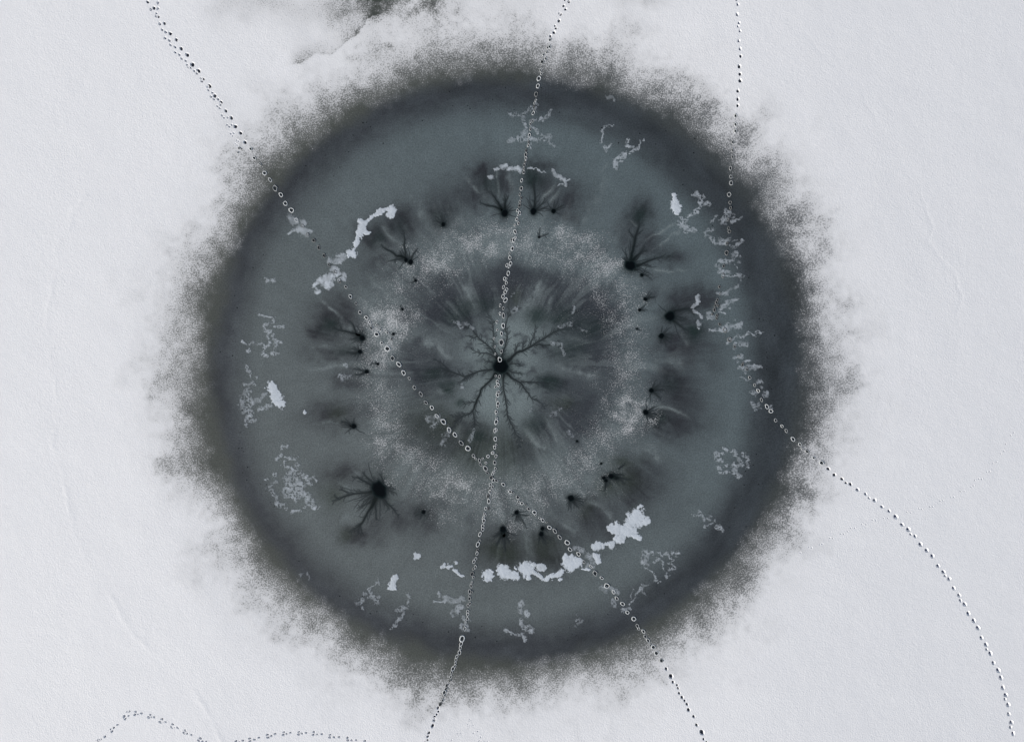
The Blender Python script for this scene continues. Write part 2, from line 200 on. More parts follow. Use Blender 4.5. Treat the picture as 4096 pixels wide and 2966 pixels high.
# ------------------------------------------------------------------ data: snow patches (label, tile, opacity, web, [(points, half width)])
PATCHES = [
 ('curved chain of bright snow lumps wrapping the plume at upper left', 'P1', .95, 0, [([(1005,385),(1005,430)],52),([(930,390),(860,405),(790,450),(750,490)],19),([(660,500),(720,510)],28),([(690,520),(680,570),(655,645)],46),([(700,620),(760,625)],20),([(640,690),(610,760)],26),([(575,850)],54),([(535,885)],14)]),
 ('grey snow smear and fleck where the diagonal trail passes the curved snow chain', 'P1', .6, 0, [([(460,880),(465,910)],42),([(390,950),(430,940)],26),([(330,940)],34),([(370,1030),(410,1060)],34),([(490,1090)],30),([(435,1145),(480,1130)],26)]),
 ('bright lump and round white dot under the diagonal trail at upper left', 'P1', .75, 0, [([(270,1130),(230,1160)],40),([(200,1190),(165,1225)],18),([(185,1275)],30),([(330,1120),(300,1210)],50)]),
 ('thin grey snow smear around diagonal prints at the dark ring, upper left', 'A3', .42, 0, [([(30,50),(80,80)],34),([(150,100)],30),([(110,150),(180,190)],38),([(60,160),(15,195)],12),([(210,175)],22)]),
 ('white snow tufts in an arc left of the trail at top', 'P2', .6, 0, [([(450,570)],30),([(480,495),(520,480)],16),([(560,470),(605,450)],20),([(650,480),(740,480)],26),([(757,490)],36)]),
 ('grey snow arc tapering down right of the trail at top', 'P2', .55, 0, [([(860,470),(920,470),(980,512),(1050,510)],8),([(1130,500),(1140,535)],24),([(1170,550),(1260,600)],20),([(1270,595),(1320,590)],11),([(1270,600),(1275,660)],18),([(1190,645),(1240,645)],9)]),
 ('lacy grey snow with arms straddling the trail at the top of the disc', 'B2', .42, .35, [([(800,270),(790,370)],26),([(720,320)],30),([(680,360),(610,450),(590,560),(660,650)],28),([(370,430),(430,460),(480,400)],24),([(480,460),(600,480)],20),([(700,560),(830,520),(890,505),(940,545),(975,480),(1010,430),(1040,355)],20),([(740,620),(790,680),(810,760)],24),([(330,870),(440,860)],28),([(500,840),(620,840),(720,850)],52),([(590,760),(640,740)],50),([(800,870),(900,800),(960,840),(1040,800)],34),([(930,870)],26),([(1105,830)],20),([(1010,840),(1050,910),(1105,940)],22),([(690,910),(720,1000)],14)]),
 ('thin hooked snow squiggle at upper right, nearest the trail', 'P2', .5, .3, [([(1790,10),(1690,10),(1655,60),(1665,120),(1660,200),(1680,245),(1720,280),(1770,210)],13),([(1690,250)],24)]),
 ('wedge shaped snow squiggle with a long tail at upper right', 'P2', .58, .3, [([(1950,150),(1925,240),(1990,230)],18),([(2040,250),(1960,310)],22),([(1900,340),(1835,385),(1810,455)],34),([(2040,250),(2090,185),(2125,150)],11)]),
 ('compact bright white snow lump at upper right', 'P3', .95, 0, [([(825,590),(840,640)],50),([(820,495),(820,560)],24),([(890,605)],18),([(840,690)],22)]),
 ('frayed grey snow ribbon right of the compact white lump', 'P3', .52, .3, [([(1050,450),(1060,510),(1005,490)],16),([(1070,520),(1130,495)],20),([(1100,550),(1120,590),(1195,590)],24),([(1110,620),(1030,680),(970,725)],17),([(880,740),(950,780),(880,800)],28),([(910,830),(970,865),(1020,870)],28),([(940,905)],12)]),
 ('grey smear with outstretched arms, topmost under the curving right trail', 'T3', .4, .2, [([(380,190),(350,265),(300,280)],16),([(520,150),(510,230),(470,275)],40),([(600,210)],28),([(570,295),(680,255),(720,230)],16)]),
 ('widest grey smear with a long left hook under the right trail', 'T3', .42, .2, [([(320,382),(230,410),(260,480),(340,510),(385,560)],20),([(430,540),(490,570),(540,500)],32),([(560,590),(620,635),(650,590),(735,545)],22),([(660,525),(600,530)],14)]),
 ('broken grey smear around a lone print, third under the right trail', 'T3', .4, .25, [([(630,700),(600,770),(540,810),(430,815),(395,855)],30),([(690,740)],22),([(690,820)],18),([(650,875)],15),([(440,885)],16)]),
 ('narrow grey streak with a forked right end under the right trail', 'T3', .4, .1, [([(420,960),(550,935)],22),([(480,1000),(600,992),(720,1000)],16),([(700,965),(650,970)],9),([(680,1045)],12)]),
 ('grey wisp rising to the right, fifth under the right trail', 'T3', .38, .15, [([(380,1218),(450,1225),(520,1190),(600,1165),(660,1125)],24),([(500,1245)],26),([(610,1200)],14)]),
 ('thick grey wisp with bright tip above the trail bend on the right', 'T3', .48, .15, [([(645,1310)],32),([(640,1310),(540,1345),(470,1390),(430,1440)],30),([(560,1405)],14),([(400,1490),(510,1490)],14),([(290,1480),(260,1530),(330,1530)],26)]),
 ('upright bright fleck at the branch tip of the heavy fan hole', 'P4', .5, 0, [([(1075,235),(1055,290),(1020,350)],22),([(1085,300)],14)]),
 ('slanted grey fleck between the two bright flecks of the fan hole', 'P4', .5, 0, [([(1030,400),(1080,420),(1115,460)],15)]),
 ('squarish bright fleck below the slanted one near the fan hole', 'P4', .48, 0, [([(1075,510),(1085,540)],24),([(1070,575)],13)]),
 ('broad grey cloud shaped smear at the trail bend on the right', 'T4', .42, .1, [([(210,255)],28),([(140,262),(320,270)],16),([(300,235),(420,220),(560,200),(600,170)],40),([(515,100)],18),([(400,190)],46)]),
 ('long thin grey streamer reaching right below the trail bend', 'T4', .46, .2, [([(430,375),(460,385)],16),([(490,380),(560,350),(640,345),(725,298)],16),([(755,298),(820,345)],14),([(830,288),(910,312)],16),([(400,435)],22)]),
 ('short grey smear under the long streamer on the right', 'T4', .4, .2, [([(520,450),(600,440),(680,462)],28),([(500,520)],22)]),
 ('small grey smear around a print above the fish shaped smear', 'T4', .42, .1, [([(610,610),(595,650),(490,652)],20),([(555,712)],18)]),
 ('fish shaped grey smear with pointed right tail on the right trail', 'T4', .44, .15, [([(650,712),(720,712)],26),([(565,792),(620,780)],24),([(640,830),(700,800),(780,800),(875,780)],28),([(660,880)],15),([(800,835)],16)]),
 ('single thin grey line pointing left from a print on the right trail', 'T4', .4, 0, [([(585,970),(640,960),(715,965)],11)]),
 ('two lobed grey smear around two prints, lower part of the right trail', 'T4', .42, .25, [([(830,1030),(900,1005)],28),([(760,1150),(830,1165)],32),([(800,1212)],16),([(905,1090)],20),([(930,1150),(975,1170),(960,1220),(920,1210)],17)]),
 ('curl of grey snow left of the lowest smears of the right trail', 'T4', .38, .2, [([(770,1310),(810,1370),(850,1345)],28),([(790,1425),(885,1398)],15)]),
 ('tiny grey tuft beside the last white rimmed prints of the right trail', 'T4', .4, 0, [([(1050,1360),(1050,1400)],18)]),
 ('bright snow lump, leftmost of the white row at the bottom', 'P5', .98, 0, [([(130,1490),(150,1510)],52),([(110,1545)],26),([(190,1515),(220,1510)],14),([(180,1450)],16)]),
 ('large bright snow lump, second from left in the bottom white row', 'P5', .98, 0, [([(300,1450),(310,1475)],70),([(360,1490),(440,1510)],40),([(432,1420)],16),([(240,1465)],20)]),
 ('round bright snow lump, third from left in the bottom white row', 'P5', .98, 0, [([(550,1430),(560,1445)],76),([(590,1530)],26),([(580,1490)],26),([(630,1400)],16)]),
 ('medium bright snow lump with a thin tail, fourth in the bottom white row', 'P5', .85, 0, [([(720,1405),(725,1430)],38),([(665,1395)],22),([(650,1470),(700,1510),(762,1550)],17)]),
 ('biggest triangular white snow lump touching the diagonal trail at the bottom', 'P5', .98, 0, [([(780,1545),(860,1500),(960,1470)],28),([(930,1540)],20),([(1050,1380)],92),([(990,1320)],44),([(1110,1350)],64),([(1180,1420),(1245,1432)],18)]),
 ('chain of white snow lumps climbing to the right from the bottom row', 'P5', .9, 0, [([(1310,1195),(1350,1180)],36),([(1400,1185),(1440,1175)],24),([(1500,1170)],44),([(1320,1290),(1345,1340)],36)]),
 ('largest bright white snow cloud at lower right', 'P5', .98, 0, [([(1550,990)],72),([(1500,985)],40),([(1600,1110)],56),([(1545,1085)],28),([(1640,1010),(1710,1030)],60),([(1720,1060),(1800,1080)],26),([(1760,880)],104),([(1860,910)],48),([(1800,760)],26),([(1690,960)],50)]),
 ('grey haze smear between the diagonal trail and the climbing white lumps', 'P5', .36, .2, [([(1100,1200),(1180,1230)],34),([(1220,1280),(1290,1330)],38),([(1250,1400),(1290,1380)],30)]),
 ('white hook shaped snow lump left of the vertical trail at bottom', 'B7', .85, 0, [([(280,220)],34),([(310,250),(400,240)],24),([(450,175)],30),([(340,182)],10),([(440,300),(540,380)],26)]),
 ('pale grey haze with two prongs left of the vertical trail at bottom', 'B7', .4, .1, [([(200,610),(220,665)],20),([(155,730),(280,745)],20),([(300,700),(400,740),(560,720)],40),([(520,830),(430,925)],50),([(560,960),(600,1080)],30)]),
 ('grey smear crossed by the vertical trail near the bottom of the disc', 'B7', .36, .1, [([(530,1110),(640,1180)],34),([(650,1030)],20)]),
 ('lacy grey snow with a long tail at far lower right', 'W4', .52, .3, [([(250,320)],76),([(220,440),(220,530)],68),([(300,590)],46),([(370,310),(420,380)],20),([(215,640),(300,710),(400,780),(460,850),(460,900)],17),([(470,940)],36),([(550,970)],26),([(430,520),(520,470),(600,560)],30),([(530,310),(610,380),(720,350),(790,420)],38),([(830,325),(900,342),(970,320)],25),([(920,400),(820,490),(720,570)],15),([(800,560),(870,640)],22),([(740,700),(860,665)],28),([(585,600),(640,760)],11),([(680,770),(700,880)],36),([(780,820)],22)]),
 ('grey smear around diagonal prints at the dark ring, lower right', 'W5', .36, .1, [([(450,190),(520,245)],46),([(600,215),(720,290)],34),([(620,410),(640,480)],38)]),
 ('thin forked grey snow twig right of the diagonal trail at lower right', 'W5', .42, .2, [([(1190,160),(1120,150),(1065,190),(1075,240)],16),([(1075,220),(1020,320),(920,420),(860,470)],18),([(1085,240),(1160,325)],12),([(960,250),(920,360)],10),([(780,560),(900,525)],24),([(800,600)],18)]),
 ('small ring of grey snow near the bottom, left of the diagonal trail', 'W5', .36, .3, [([(30,740),(70,710),(120,740),(70,790),(20,810)],22),([(45,640)],14)]),
 ('upright lacy snow column at bottom centre', 'W6', .5, .3, [([(590,92),(583,118)],9),([(605,122),(608,135)],8),([(585,150),(590,165)],8),([(605,175),(625,190)],10),([(595,195),(597,220)],7),([(535,190)],9),([(550,195),(580,200)],5)]),
 ('solid white oblong snow lump on the left', 'P6', .98, 0, [([(500,1215),(530,1260)],48),([(555,1330)],72),([(600,1400)],52)]),
 ('lacy snow zigzag on the left, upper of two', 'P6', .5, .3, [([(385,432),(440,460),(530,460),(525,520)],15),([(480,525),(420,550),(435,605),(500,605)],14),([(545,572),(660,562)],15),([(500,620),(465,680),(485,725)],16),([(540,665),(550,720),(615,722)],17),([(480,745),(430,790),(410,860),(450,882)],18),([(555,750),(550,850),(500,860),(580,862)],15),([(190,710),(250,765),(280,830),(255,830),(255,780),(300,735)],13),([(340,748),(400,738),(440,775)],13)]),
 ('tall lacy snow column joined to the white oblong lump on the left', 'P6', .46, .4, [([(240,972),(240,1015)],17),([(235,1045),(280,1065),(285,1105)],16),([(350,1118)],12),([(200,1185),(250,1195),(320,1190)],20),([(250,1255),(220,1330),(185,1400),(210,1480),(280,1500)],34),([(250,1330),(300,1400),(240,1440)],26),([(340,1370),(390,1370),(440,1295)],24),([(370,1475),(430,1445),(490,1420)],22),([(280,1540),(230,1580),(235,1640)],20),([(280,1600),(345,1590)],20)]),
 ('tiny white snow fleck right of the oblong lump on the left', 'P6', .85, 0, [([(868,1475),(868,1500)],16)]),
 ('faint small grey fleck high on the left of the disc', 'P6', .4, .1, [([(450,48),(550,45)],18),([(530,62)],10)]),
 ('grey frosty fleck in the plume of the left column hole', 'P6', .42, .3, [([(1260,1100),(1310,1110),(1290,1140)],38),([(1380,1100)],20),([(1330,985)],22)]),
 ('largest lacy snow patch at lower left with a bright lower corner', 'W1', .5, .4, [([(545,105),(480,112),(435,170)],34),([(460,290),(400,340),(330,380)],42),([(510,310),(560,350)],28),([(600,390),(710,388),(750,335)],32),([(530,440),(495,500),(530,570),(640,575)],24),([(420,512)],14),([(760,490),(755,560),(690,600)],28),([(690,650),(580,700),(760,685),(850,650),(885,725)],30),([(940,745),(1000,765),(1120,760),(1150,838)],26),([(975,820),(1020,900)],46),([(280,710)],46),([(100,830),(170,800)],16),([(560,830),(800,820)],80),([(600,1000),(850,930)],110),([(560,1100),(880,1080)],100),([(320,870),(180,930),(230,1020),(280,1090)],46),([(350,1150),(335,1250),(390,1340),(470,1330)],44),([(550,1400)],30),([(1010,1200),(1040,1270)],105),([(1080,1350),(1165,1390)],55),([(930,1375)],34),([(860,1450),(740,1452),(660,1490)],26),([(740,1220)],50)]),
 ('bright upright oblong snow fleck at the bottom left of the disc', 'W2', .9, 0, [([(1690,540),(1655,640),(1625,710)],48),([(1560,712),(1670,720)],22)]),
 ('branching lacy twig of snow left of the bright oblong fleck', 'W2', .44, .35, [([(1410,520),(1440,655)],9),([(1380,600)],32),([(1345,645),(1230,745)],17),([(1170,810)],32),([(1130,890)],34),([(1040,975)],44),([(1110,950),(1140,1060)],22),([(1285,750),(1270,850),(1235,890)],26),([(1310,860),(1370,960)],46),([(1390,850)],36)]),
 ('slanted lacy snow strand below the bright oblong fleck', 'W2', .44, .35, [([(1920,840)],28),([(1925,880),(1880,970)],19),([(1890,1030),(1820,1055),(1740,1070)],34),([(1840,1110),(1810,1190),(1750,1225),(1720,1290)],23),([(1700,1350)],44),([(1620,1420),(1680,1390)],18)]),
 ('small white snow dot above the bottom left twig', 'W2', .8, 0, [([(2030,150),(2040,200),(2080,180)],40)]),
 ('pair of faint grey flecks in the dark ring at lower left', 'W2', .32, .2, [([(100,515)],34),([(220,480),(230,540)],28)]),
 ('crinkled horseshoe of lacy snow on the right', 'W3', .48, .35, [([(540,190),(545,310),(625,345)],34),([(570,215),(645,225)],22),([(680,145),(760,190),(840,190),(880,260)],32),([(1000,220),(1080,290),(1105,380),(1080,455)],42),([(930,310),(990,400),(900,430),(830,390)],32),([(560,450),(660,462),(735,430)],28),([(590,545),(770,548)],25),([(870,500),(830,560),(940,600),(920,635)],34)]),
 ('broken string of snow flecks slanting down at right, below the horseshoe', 'W3', .44, .25, [([(130,1300)],38),([(215,1310),(260,1250),(315,1350)],30),([(400,1330),(440,1310),(430,1360)],26),([(520,1385)],18),([(480,1420),(390,1490),(350,1465)],18),([(560,1490),(640,1540)],34)]),
 ('tiny grey wisp in the dark ring at top right', 'W7', .36, 0, [([(695,60),(712,62),(718,68)],5)]),
 ('pale fern like frost at the right tip of the central channels', 'C1', .34, .35, [([(1550,570),(1640,600)],10),([(1400,560),(1500,530)],16),([(1330,700),(1400,720),(1440,800)],14),([(1520,380),(1515,440)],13)]),
 ('pale frost tuft under the diagonal trail at lower left of the central hole', 'C1', .34, .3, [([(240,1360),(340,1370)],26),([(300,1400),(280,1440)],24),([(540,1070),(555,1100)],14)]),
 ('pale frost streak hanging from the central south west channel', 'C1', .34, .3, [([(430,1440),(390,1530),(375,1590)],20)]),
 ('short pale frost streak right of the hanging one, below the central hole', 'C1', .34, .3, [([(610,1560),(640,1480)],16)]),
 ('pale frost crumbs at the lower right channel of the central hole', 'C1', .32, .35, [([(1320,1330),(1400,1290)],18),([(1480,1470),(1510,1500)],14),([(1150,1300)],18)]),
 ('pale frost at the upper left channel tips of the central hole', 'C1', .3, .35, [([(480,520),(540,560)],20),([(560,530),(640,560)],14),([(990,440),(1030,390)],14),([(1000,270),(970,300)],9)]),
]
# ------------------------------------------------------------------ data: tones inside the disc
# soft dark plumes: tile, x, y, rx, ry, strength (purple grey 'p', dark green 'g', olive 'o')
PL = [('P1',1090,530,150,150,.8,'p'),('P1',820,690,150,140,.85,'p'),('P1',860,970,140,60,.7,'p'),('P1',860,690,75,80,.6,'g'),('P1',1090,570,70,70,.45,'g'),('P1',720,590,80,90,.5,'p'),
 ('P1',1540,390,150,160,.75,'p'),('P1',1530,440,80,70,.4,'g'),('P6',1250,370,150,150,.7,'p'),('P6',1120,560,190,140,.85,'p'),('P6',1150,560,80,60,.8,'g'),('P6',1510,560,60,80,.4,'p'),
 ('P6',1150,850,230,65,.75,'p'),('P6',1290,820,90,45,.5,'g'),('P6',1290,1150,140,80,.6,'p'),('P6',1150,1540,230,110,.75,'p'),('P6',1240,1520,80,70,.6,'o'),
 ('P2',330,540,130,140,.85,'p'),('P2',600,610,75,120,.75,'p'),('P2',230,780,130,90,.75,'p'),('P2',430,640,80,80,.5,'g'),('P2',930,610,100,120,.7,'p'),('P2',910,590,85,110,.8,'g'),('P2',1000,420,140,55,.65,'p'),('P2',1060,690,130,140,.5,'p'),('P2',1290,800,170,120,.75,'p'),('P2',1260,980,140,70,.5,'p'),
 ('P3',440,710,150,160,.75,'p'),('P3',440,730,75,75,.75,'g'),('P3',570,990,80,70,.7,'p'),('P3',740,1150,160,90,.8,'p'),('P3',715,1150,50,45,.5,'g'),('P3',300,900,110,120,.45,'p'),('P3',560,1390,110,50,.45,'p'),('P3',440,1070,90,80,.4,'p'),
 ('P4',920,290,140,140,.8,'p'),('P4',1150,280,120,110,.7,'p'),('P4',1000,650,160,90,.6,'p'),('P4',1010,620,80,70,.85,'g'),('P4',950,500,130,60,.6,'p'),('P4',570,210,90,60,.6,'p'),('P4',820,730,130,90,.8,'p'),('P4',1000,860,230,150,.6,'p'),
 ('P4',780,1180,170,130,.85,'p'),('P4',760,1190,80,70,.5,'g'),('P4',920,1290,220,160,.6,'p'),('P4',700,1560,230,140,.85,'p'),('P4',640,1560,90,70,.6,'g'),('P4',920,1620,220,120,.55,'p'),('P4',690,690,90,80,.4,'p'),
 ('P5',1800,510,230,220,.8,'p'),('P5',1620,280,120,70,.6,'o'),('P5',1430,560,80,80,.6,'o'),('P5',1640,480,160,90,.6,'o'),('P5',1250,800,160,130,.75,'p'),('P5',1220,790,80,80,.45,'o'),('P5',1370,950,220,170,.55,'p'),
 ('P5',300,1220,240,190,.75,'p'),('P5',190,1230,110,90,.6,'o'),('P5',370,1260,120,100,.6,'o'),('P5',800,1260,200,180,.8,'p'),('P5',790,1200,140,120,.6,'o'),('P5',950,1000,150,80,.5,'p'),
 ('A1',450,800,180,80,.75,'p'),('A1',350,1050,100,120,.65,'o'),('A1',640,1480,110,70,.75,'p'),('A1',850,1340,90,140,.55,'p'),('A1',1080,1310,80,90,.6,'p'),('A1',510,1470,60,50,.6,'o'),('A1',870,980,170,170,.3,'g'),('A1',1370,1290,150,140,.75,'p'),('A1',1350,1250,60,60,.4,'g'),
 # the dark petals around the centre
 ('C1',1420,300,380,220,.75,'p'),('C1',1700,520,290,230,.85,'p'),('C1',1600,830,330,150,.75,'p'),('C1',1730,900,200,160,.5,'p'),('C1',1650,1130,330,150,.45,'p'),('C1',1330,1050,200,90,.75,'p'),('C1',1480,1350,330,220,.75,'p'),('C1',1230,1420,160,140,.7,'p'),('C1',1080,1600,200,150,.6,'p'),
 ('C1',780,1650,280,180,.65,'o'),('C1',640,1520,220,150,.7,'p'),('C1',350,1500,330,220,.65,'p'),('C1',250,1420,180,160,.5,'o'),('C1',300,1120,260,90,.6,'p'),('C1',260,940,330,130,.85,'p'),('C1',250,760,230,110,.7,'p'),('C1',420,450,330,200,.85,'p'),('C1',450,230,330,190,.65,'p'),('C1',740,300,150,170,.75,'p'),('C1',960,230,220,200,.7,'p'),('C1',1000,120,300,120,.45,'p'),
 ('C1',1200,480,80,65,.8,'g'),('C1',1440,450,80,70,.6,'g'),('C1',1660,570,130,70,.6,'g'),('C1',560,400,90,60,.6,'g'),('C1',460,490,60,50,.55,'g'),('C1',760,360,70,65,.65,'g'),('C1',1300,1050,80,50,.85,'g'),('C1',310,965,80,50,.75,'g'),('C1',430,1100,45,45,.9,'g'),('C1',680,1520,55,50,.7,'g'),('C1',1190,1400,80,60,.6,'g'),('C1',1420,1230,80,45,.6,'o'),('C1',390,1400,70,50,.5,'o'),('C1',1000,300,40,50,.6,'o'),('C1',1480,760,120,80,.6,'g'),('C1',1350,500,60,30,.5,'g'),
 ('C1',1030,640,28,28,.6,'p'),('C1',1080,660,22,22,.5,'p'),('C1',1105,672,18,18,.45,'p'),('C1',620,720,36,24,.7,'p'),('C1',612,772,32,20,.7,'p'),('C1',560,640,30,20,.55,'p'),('C1',515,930,22,22,.6,'p'),('C1',590,930,16,16,.5,'p'),('C1',1210,790,28,26,.7,'p'),('C1',1315,772,32,28,.7,'p'),('C1',1080,885,34,20,.65,'p'),('C1',1160,960,36,24,.6,'p'),('C1',1225,1105,36,20,.7,'p'),('C1',1255,1165,32,20,.6,'p'),('C1',690,855,34,18,.6,'p'),('C1',540,1230,40,26,.75,'g'),('C1',745,625,30,26,.6,'p'),('C1',1270,590,26,36,.6,'p'),('C1',760,560,30,30,.6,'p'),('C1',1060,1105,26,18,.5,'p'),('C1',640,1125,26,24,.4,'p'),('C1',550,1390,30,30,.6,'p'),('C1',680,1405,26,24,.5,'p'),('C1',1000,1150,22,18,.3,'p'),('C1',920,1310,26,30,.4,'p'),('C1',970,1480,30,30,.5,'p'),('C1',720,980,40,20,.5,'p'),
 ('C1',885,905,110,105,.7,'g')]
# pale streaks: tile, points, half width, strength
PS = [('P1',[(900,550),(960,620),(1090,770)],22,.5),('P1',[(1240,230),(1330,480)],36,.4),('P2',[(160,590),(280,700),(390,790)],20,.5),('P2',[(515,480),(522,640),(520,780)],9,.5),('P2',[(680,540),(660,740)],30,.4),('P2',[(1150,650),(1010,840)],14,.5),('P2',[(1200,680),(1100,850)],18,.45),('P2',[(1640,560),(1720,420)],10,.25),
 ('P3',[(830,790),(620,930),(480,990)],10,.5),('P3',[(900,850),(700,1000),(560,1130)],10,.45),('P3',[(480,1290),(700,1330),(950,1310)],14,.4),('P3',[(320,780),(420,850)],7,.35),('P4',[(600,1430),(760,1440),(960,1540)],18,.55),('P4',[(760,980),(900,940)],50,.3),('P4',[(830,600),(960,760)],22,.3),
 ('P5',[(280,1110),(230,1380)],18,.5),('P5',[(590,960),(600,1330)],40,.35),('P5',[(900,880),(1160,1060)],36,.4),('P5',[(1230,690),(1370,760),(1510,890)],28,.5),('P5',[(1470,460),(1520,510),(1560,620)],16,.6),('P5',[(630,10),(790,150)],22,.5),('P5',[(1820,90),(2060,260)],50,.4),('P5',[(1560,380),(1720,310)],14,.4),
 ('P6',[(1030,240),(1090,310),(1200,400),(1260,500),(1330,560)],15,.6),('P6',[(940,800),(1310,735)],22,.4),('P6',[(930,1040),(1360,975)],20,.35),('P6',[(1350,570),(1400,590)],24,.5),('P6',[(1460,590)],24,.4),
 ('A1',[(400,880),(520,950),(600,980)],16,.35),('A1',[(560,760),(650,840)],14,.35),('A1',[(400,1320),(620,1220)],50,.25),('A1',[(860,1230),(930,1330)],16,.35),('A1',[(100,265),(430,265)],5,.4),
 ('C1',[(560,170),(620,300),(680,440)],34,.6),('C1',[(800,170),(830,260),(840,450)],24,.45),('C1',[(1230,180),(1150,330),(1080,450)],46,.65),('C1',[(1340,250),(1300,420),(1260,560)],16,.5),('C1',[(400,340),(520,460)],16,.4),('C1',[(120,640),(300,720),(480,830)],60,.5),('C1',[(1480,640),(1640,700)],20,.4),('C1',[(1380,890),(1560,950),(1720,1010)],50,.55),('C1',[(1090,1420),(1180,1530),(1270,1640)],36,.6),('C1',[(1280,1350),(1400,1600)],18,.4),('C1',[(840,1350),(825,1640)],40,.45),('C1',[(500,1450),(540,1550)],40,.3),('C1',[(270,1130),(420,1150),(520,1120)],22,.4),('C1',[(540,1420),(470,1520)],18,.3),
 ('D',[(1340,400),(1290,500)],8,.25)]
# pale ice between the central channels
PC = [('C1',880,900,480,500,.75),('C1',1020,600,130,190,.8),('C1',880,560,80,130,.5),('C1',1080,1250,90,160,.8),('C1',790,1230,90,230,.8),('C1',720,840,150,40,.6),('C1',1040,935,110,34,.9),('C1',620,1080,110,70,.6),('C1',960,770,45,90,.6),('C1',1150,830,160,40,.5)]
# bright frost speckle: D tile x, y, rx, ry, amount
FR = [(960,585,70,45,.42),(1050,528,85,38,.40),(900,620,50,45,.30),(1270,540,85,38,.38),(1340,590,55,42,.40),(1390,660,40,60,.36),(1400,760,28,70,.28),(1390,920,55,48,.52),(1340,850,40,60,.14),(1300,1070,60,40,.26),(1200,1105,70,45,.30),(1130,1145,60,40,.32),(1010,1085,85,38,.40),(900,1040,70,45,.30),(860,985,48,48,.44),(835,930,35,35,.28),(865,700,55,55,.46),(850,780,40,32,.40),(1180,560,60,30,.22),(1330,640,50,60,.25),(1000,1130,60,40,.2),(930,590,35,30,.15)]
# ------------------------------------------------------------------ the surface: colour, snow cover and height on one survey grid
CELL = 3.7
gx = np.arange(-90, 4096 + 90 + CELL, CELL); gy = np.arange(-90, 2966 + 90 + CELL, CELL)
NX, NY = len(gx), len(gy)
X, Y = np.meshgrid(gx, gy)
CX, CY = 2014.0, 1478.0
dX, dY = X - CX, Y - CY
R = np.hypot(dX, dY); TH = np.arctan2(dY, dX)
ux, uy = dX / np.maximum(R, 1), dY / np.maximum(R, 1)

def polar(fr, ft, seed, o=3):                # noise stretched along the radius, seamless round the circle
    s = 0; a = .5; t = 0
    for k in range(o):
        z = R / fr; c = np.cos(TH) * ft; d = np.sin(TH) * ft
        s = s + a * (vn(c + z * .31, d + z * .27, seed + k) + vn(c * 1.3 - z * .3 + 9, d * 1.3 + z * .3, seed + 50 + k) - 1); t += a
        a *= .6; fr = fr / 1.9; ft = ft * 2.0
    return s / t * 1.6

wX = fbm(X / 70, Y / 70, 1, 3) * 13 + fbm(X / 17, Y / 17, 2, 2) * 3.5
wY = fbm(X / 70, Y / 70, 3, 3) * 13 + fbm(X / 17, Y / 17, 4, 2) * 3.5
big = fbm(X / 420, Y / 420, 5, 4); mid = fbm(X / 110, Y / 110, 6, 4); fine = fbm(X / 26, Y / 26, 7, 3)
feather = polar(240, 9, 11, 4)
thread = polar(260, 60, 15, 3)
TW = TH + (.10 * big + .035 * mid)
fil = vn(np.cos(TW) * 17 + R / 500, np.sin(TW) * 17 + R / 560, 71) * .5 + vn(np.cos(TW + .3) * 44 + R / 300, np.sin(TW + .3) * 44 - R / 300, 72) * .5   # radial filaments

ANN = lin(83, 92, 95); RING = lin(51, 55, 60); OLIVE_RING = lin(70, 74, 70); PURP = lin(44, 48, 54); GREEN = lin(24, 38, 37); OLV = lin(38, 46, 39)
PALE = lin(106, 117, 119); STREAK = lin(118, 128, 130); SNOW = np.array([.83, .845, .87])

alb = np.empty((NY, NX, 3)); alb[:] = ANN
def mixin(w, c, sl=None):
    global alb
    if sl is None: alb += (c - alb) * w[..., None]
    else: alb[sl] += (c - alb[sl]) * w[..., None]
# annulus: slightly cooler to the upper right, warmer to the lower left, faint radial grooming
mixin(sm(-1, 1, (dX - dY) / 1500) * .5, lin(78, 91, 96)); mixin(sm(-1, 1, (dY - dX) / 1500) * .5, lin(88, 93, 93))
alb *= (1 + .06 * mid + .06 * fine + .06 * thread + .05 * vn(R / 7 + 2 * fine, TH * 40, 81))[..., None]
# dark ring
rin = 1036 - 26 * np.cos(TH)
rr = R + 18 * mid + 16 * big + 9 * feather + 8 * fine
wr = sm(rin - 80, rin + 85, rr)
mixin(wr * (.92 + .08 * fine), RING); mixin(wr * .65 * sm(-.2, 1, np.cos(TH + .35)), lin(47, 53, 57))
mot = fbm(R / 60 + 3, TH * 7, 21, 4)
alb *= (1 + .26 * wr * mot)[..., None]
mixin(sm(1125, 1215, rr) * .85 * sm(1.6, -.2, np.cos(TH + .35)), OLIVE_RING)
# green-black specks of drowned slush in the ring are left to the holes

# tonal painting with wobbling outlines
def box(cx, cy, rx, ry):
    i0 = max(int((cx - rx - gx[0]) / CELL), 0); i1 = min(int((cx + rx - gx[0]) / CELL) + 2, NX)
    j0 = max(int((cy - ry - gy[0]) / CELL), 0); j1 = min(int((cy + ry - gy[0]) / CELL) + 2, NY)
    return (slice(j0, max(j1, j0)), slice(i0, max(i1, i0)))
def blob(tile, x, y, rx, ry, amp, col, warp=1.0, radial=0.0, hard=1.0):
    cx, cy = T(tile, x, y); rx, ry = TK(tile, rx) * 1.18, TK(tile, ry) * 1.18; m = max(rx, ry) * 2.3 + 20
    sl = box(cx, cy, m, m)
    px = X[sl] + wX[sl] * warp - cx; py = Y[sl] + wY[sl] * warp - cy
    q = (px / rx) ** 2 + (py / ry) ** 2
    w = np.exp(-(q * .9) ** hard) * (1 + .3 * thread[sl] + .2 * fine[sl] + .5 * (fil[sl] - .5))
    mixin(np.clip(np.clip(w, 0, 1) * amp, 0, .96), col, sl)
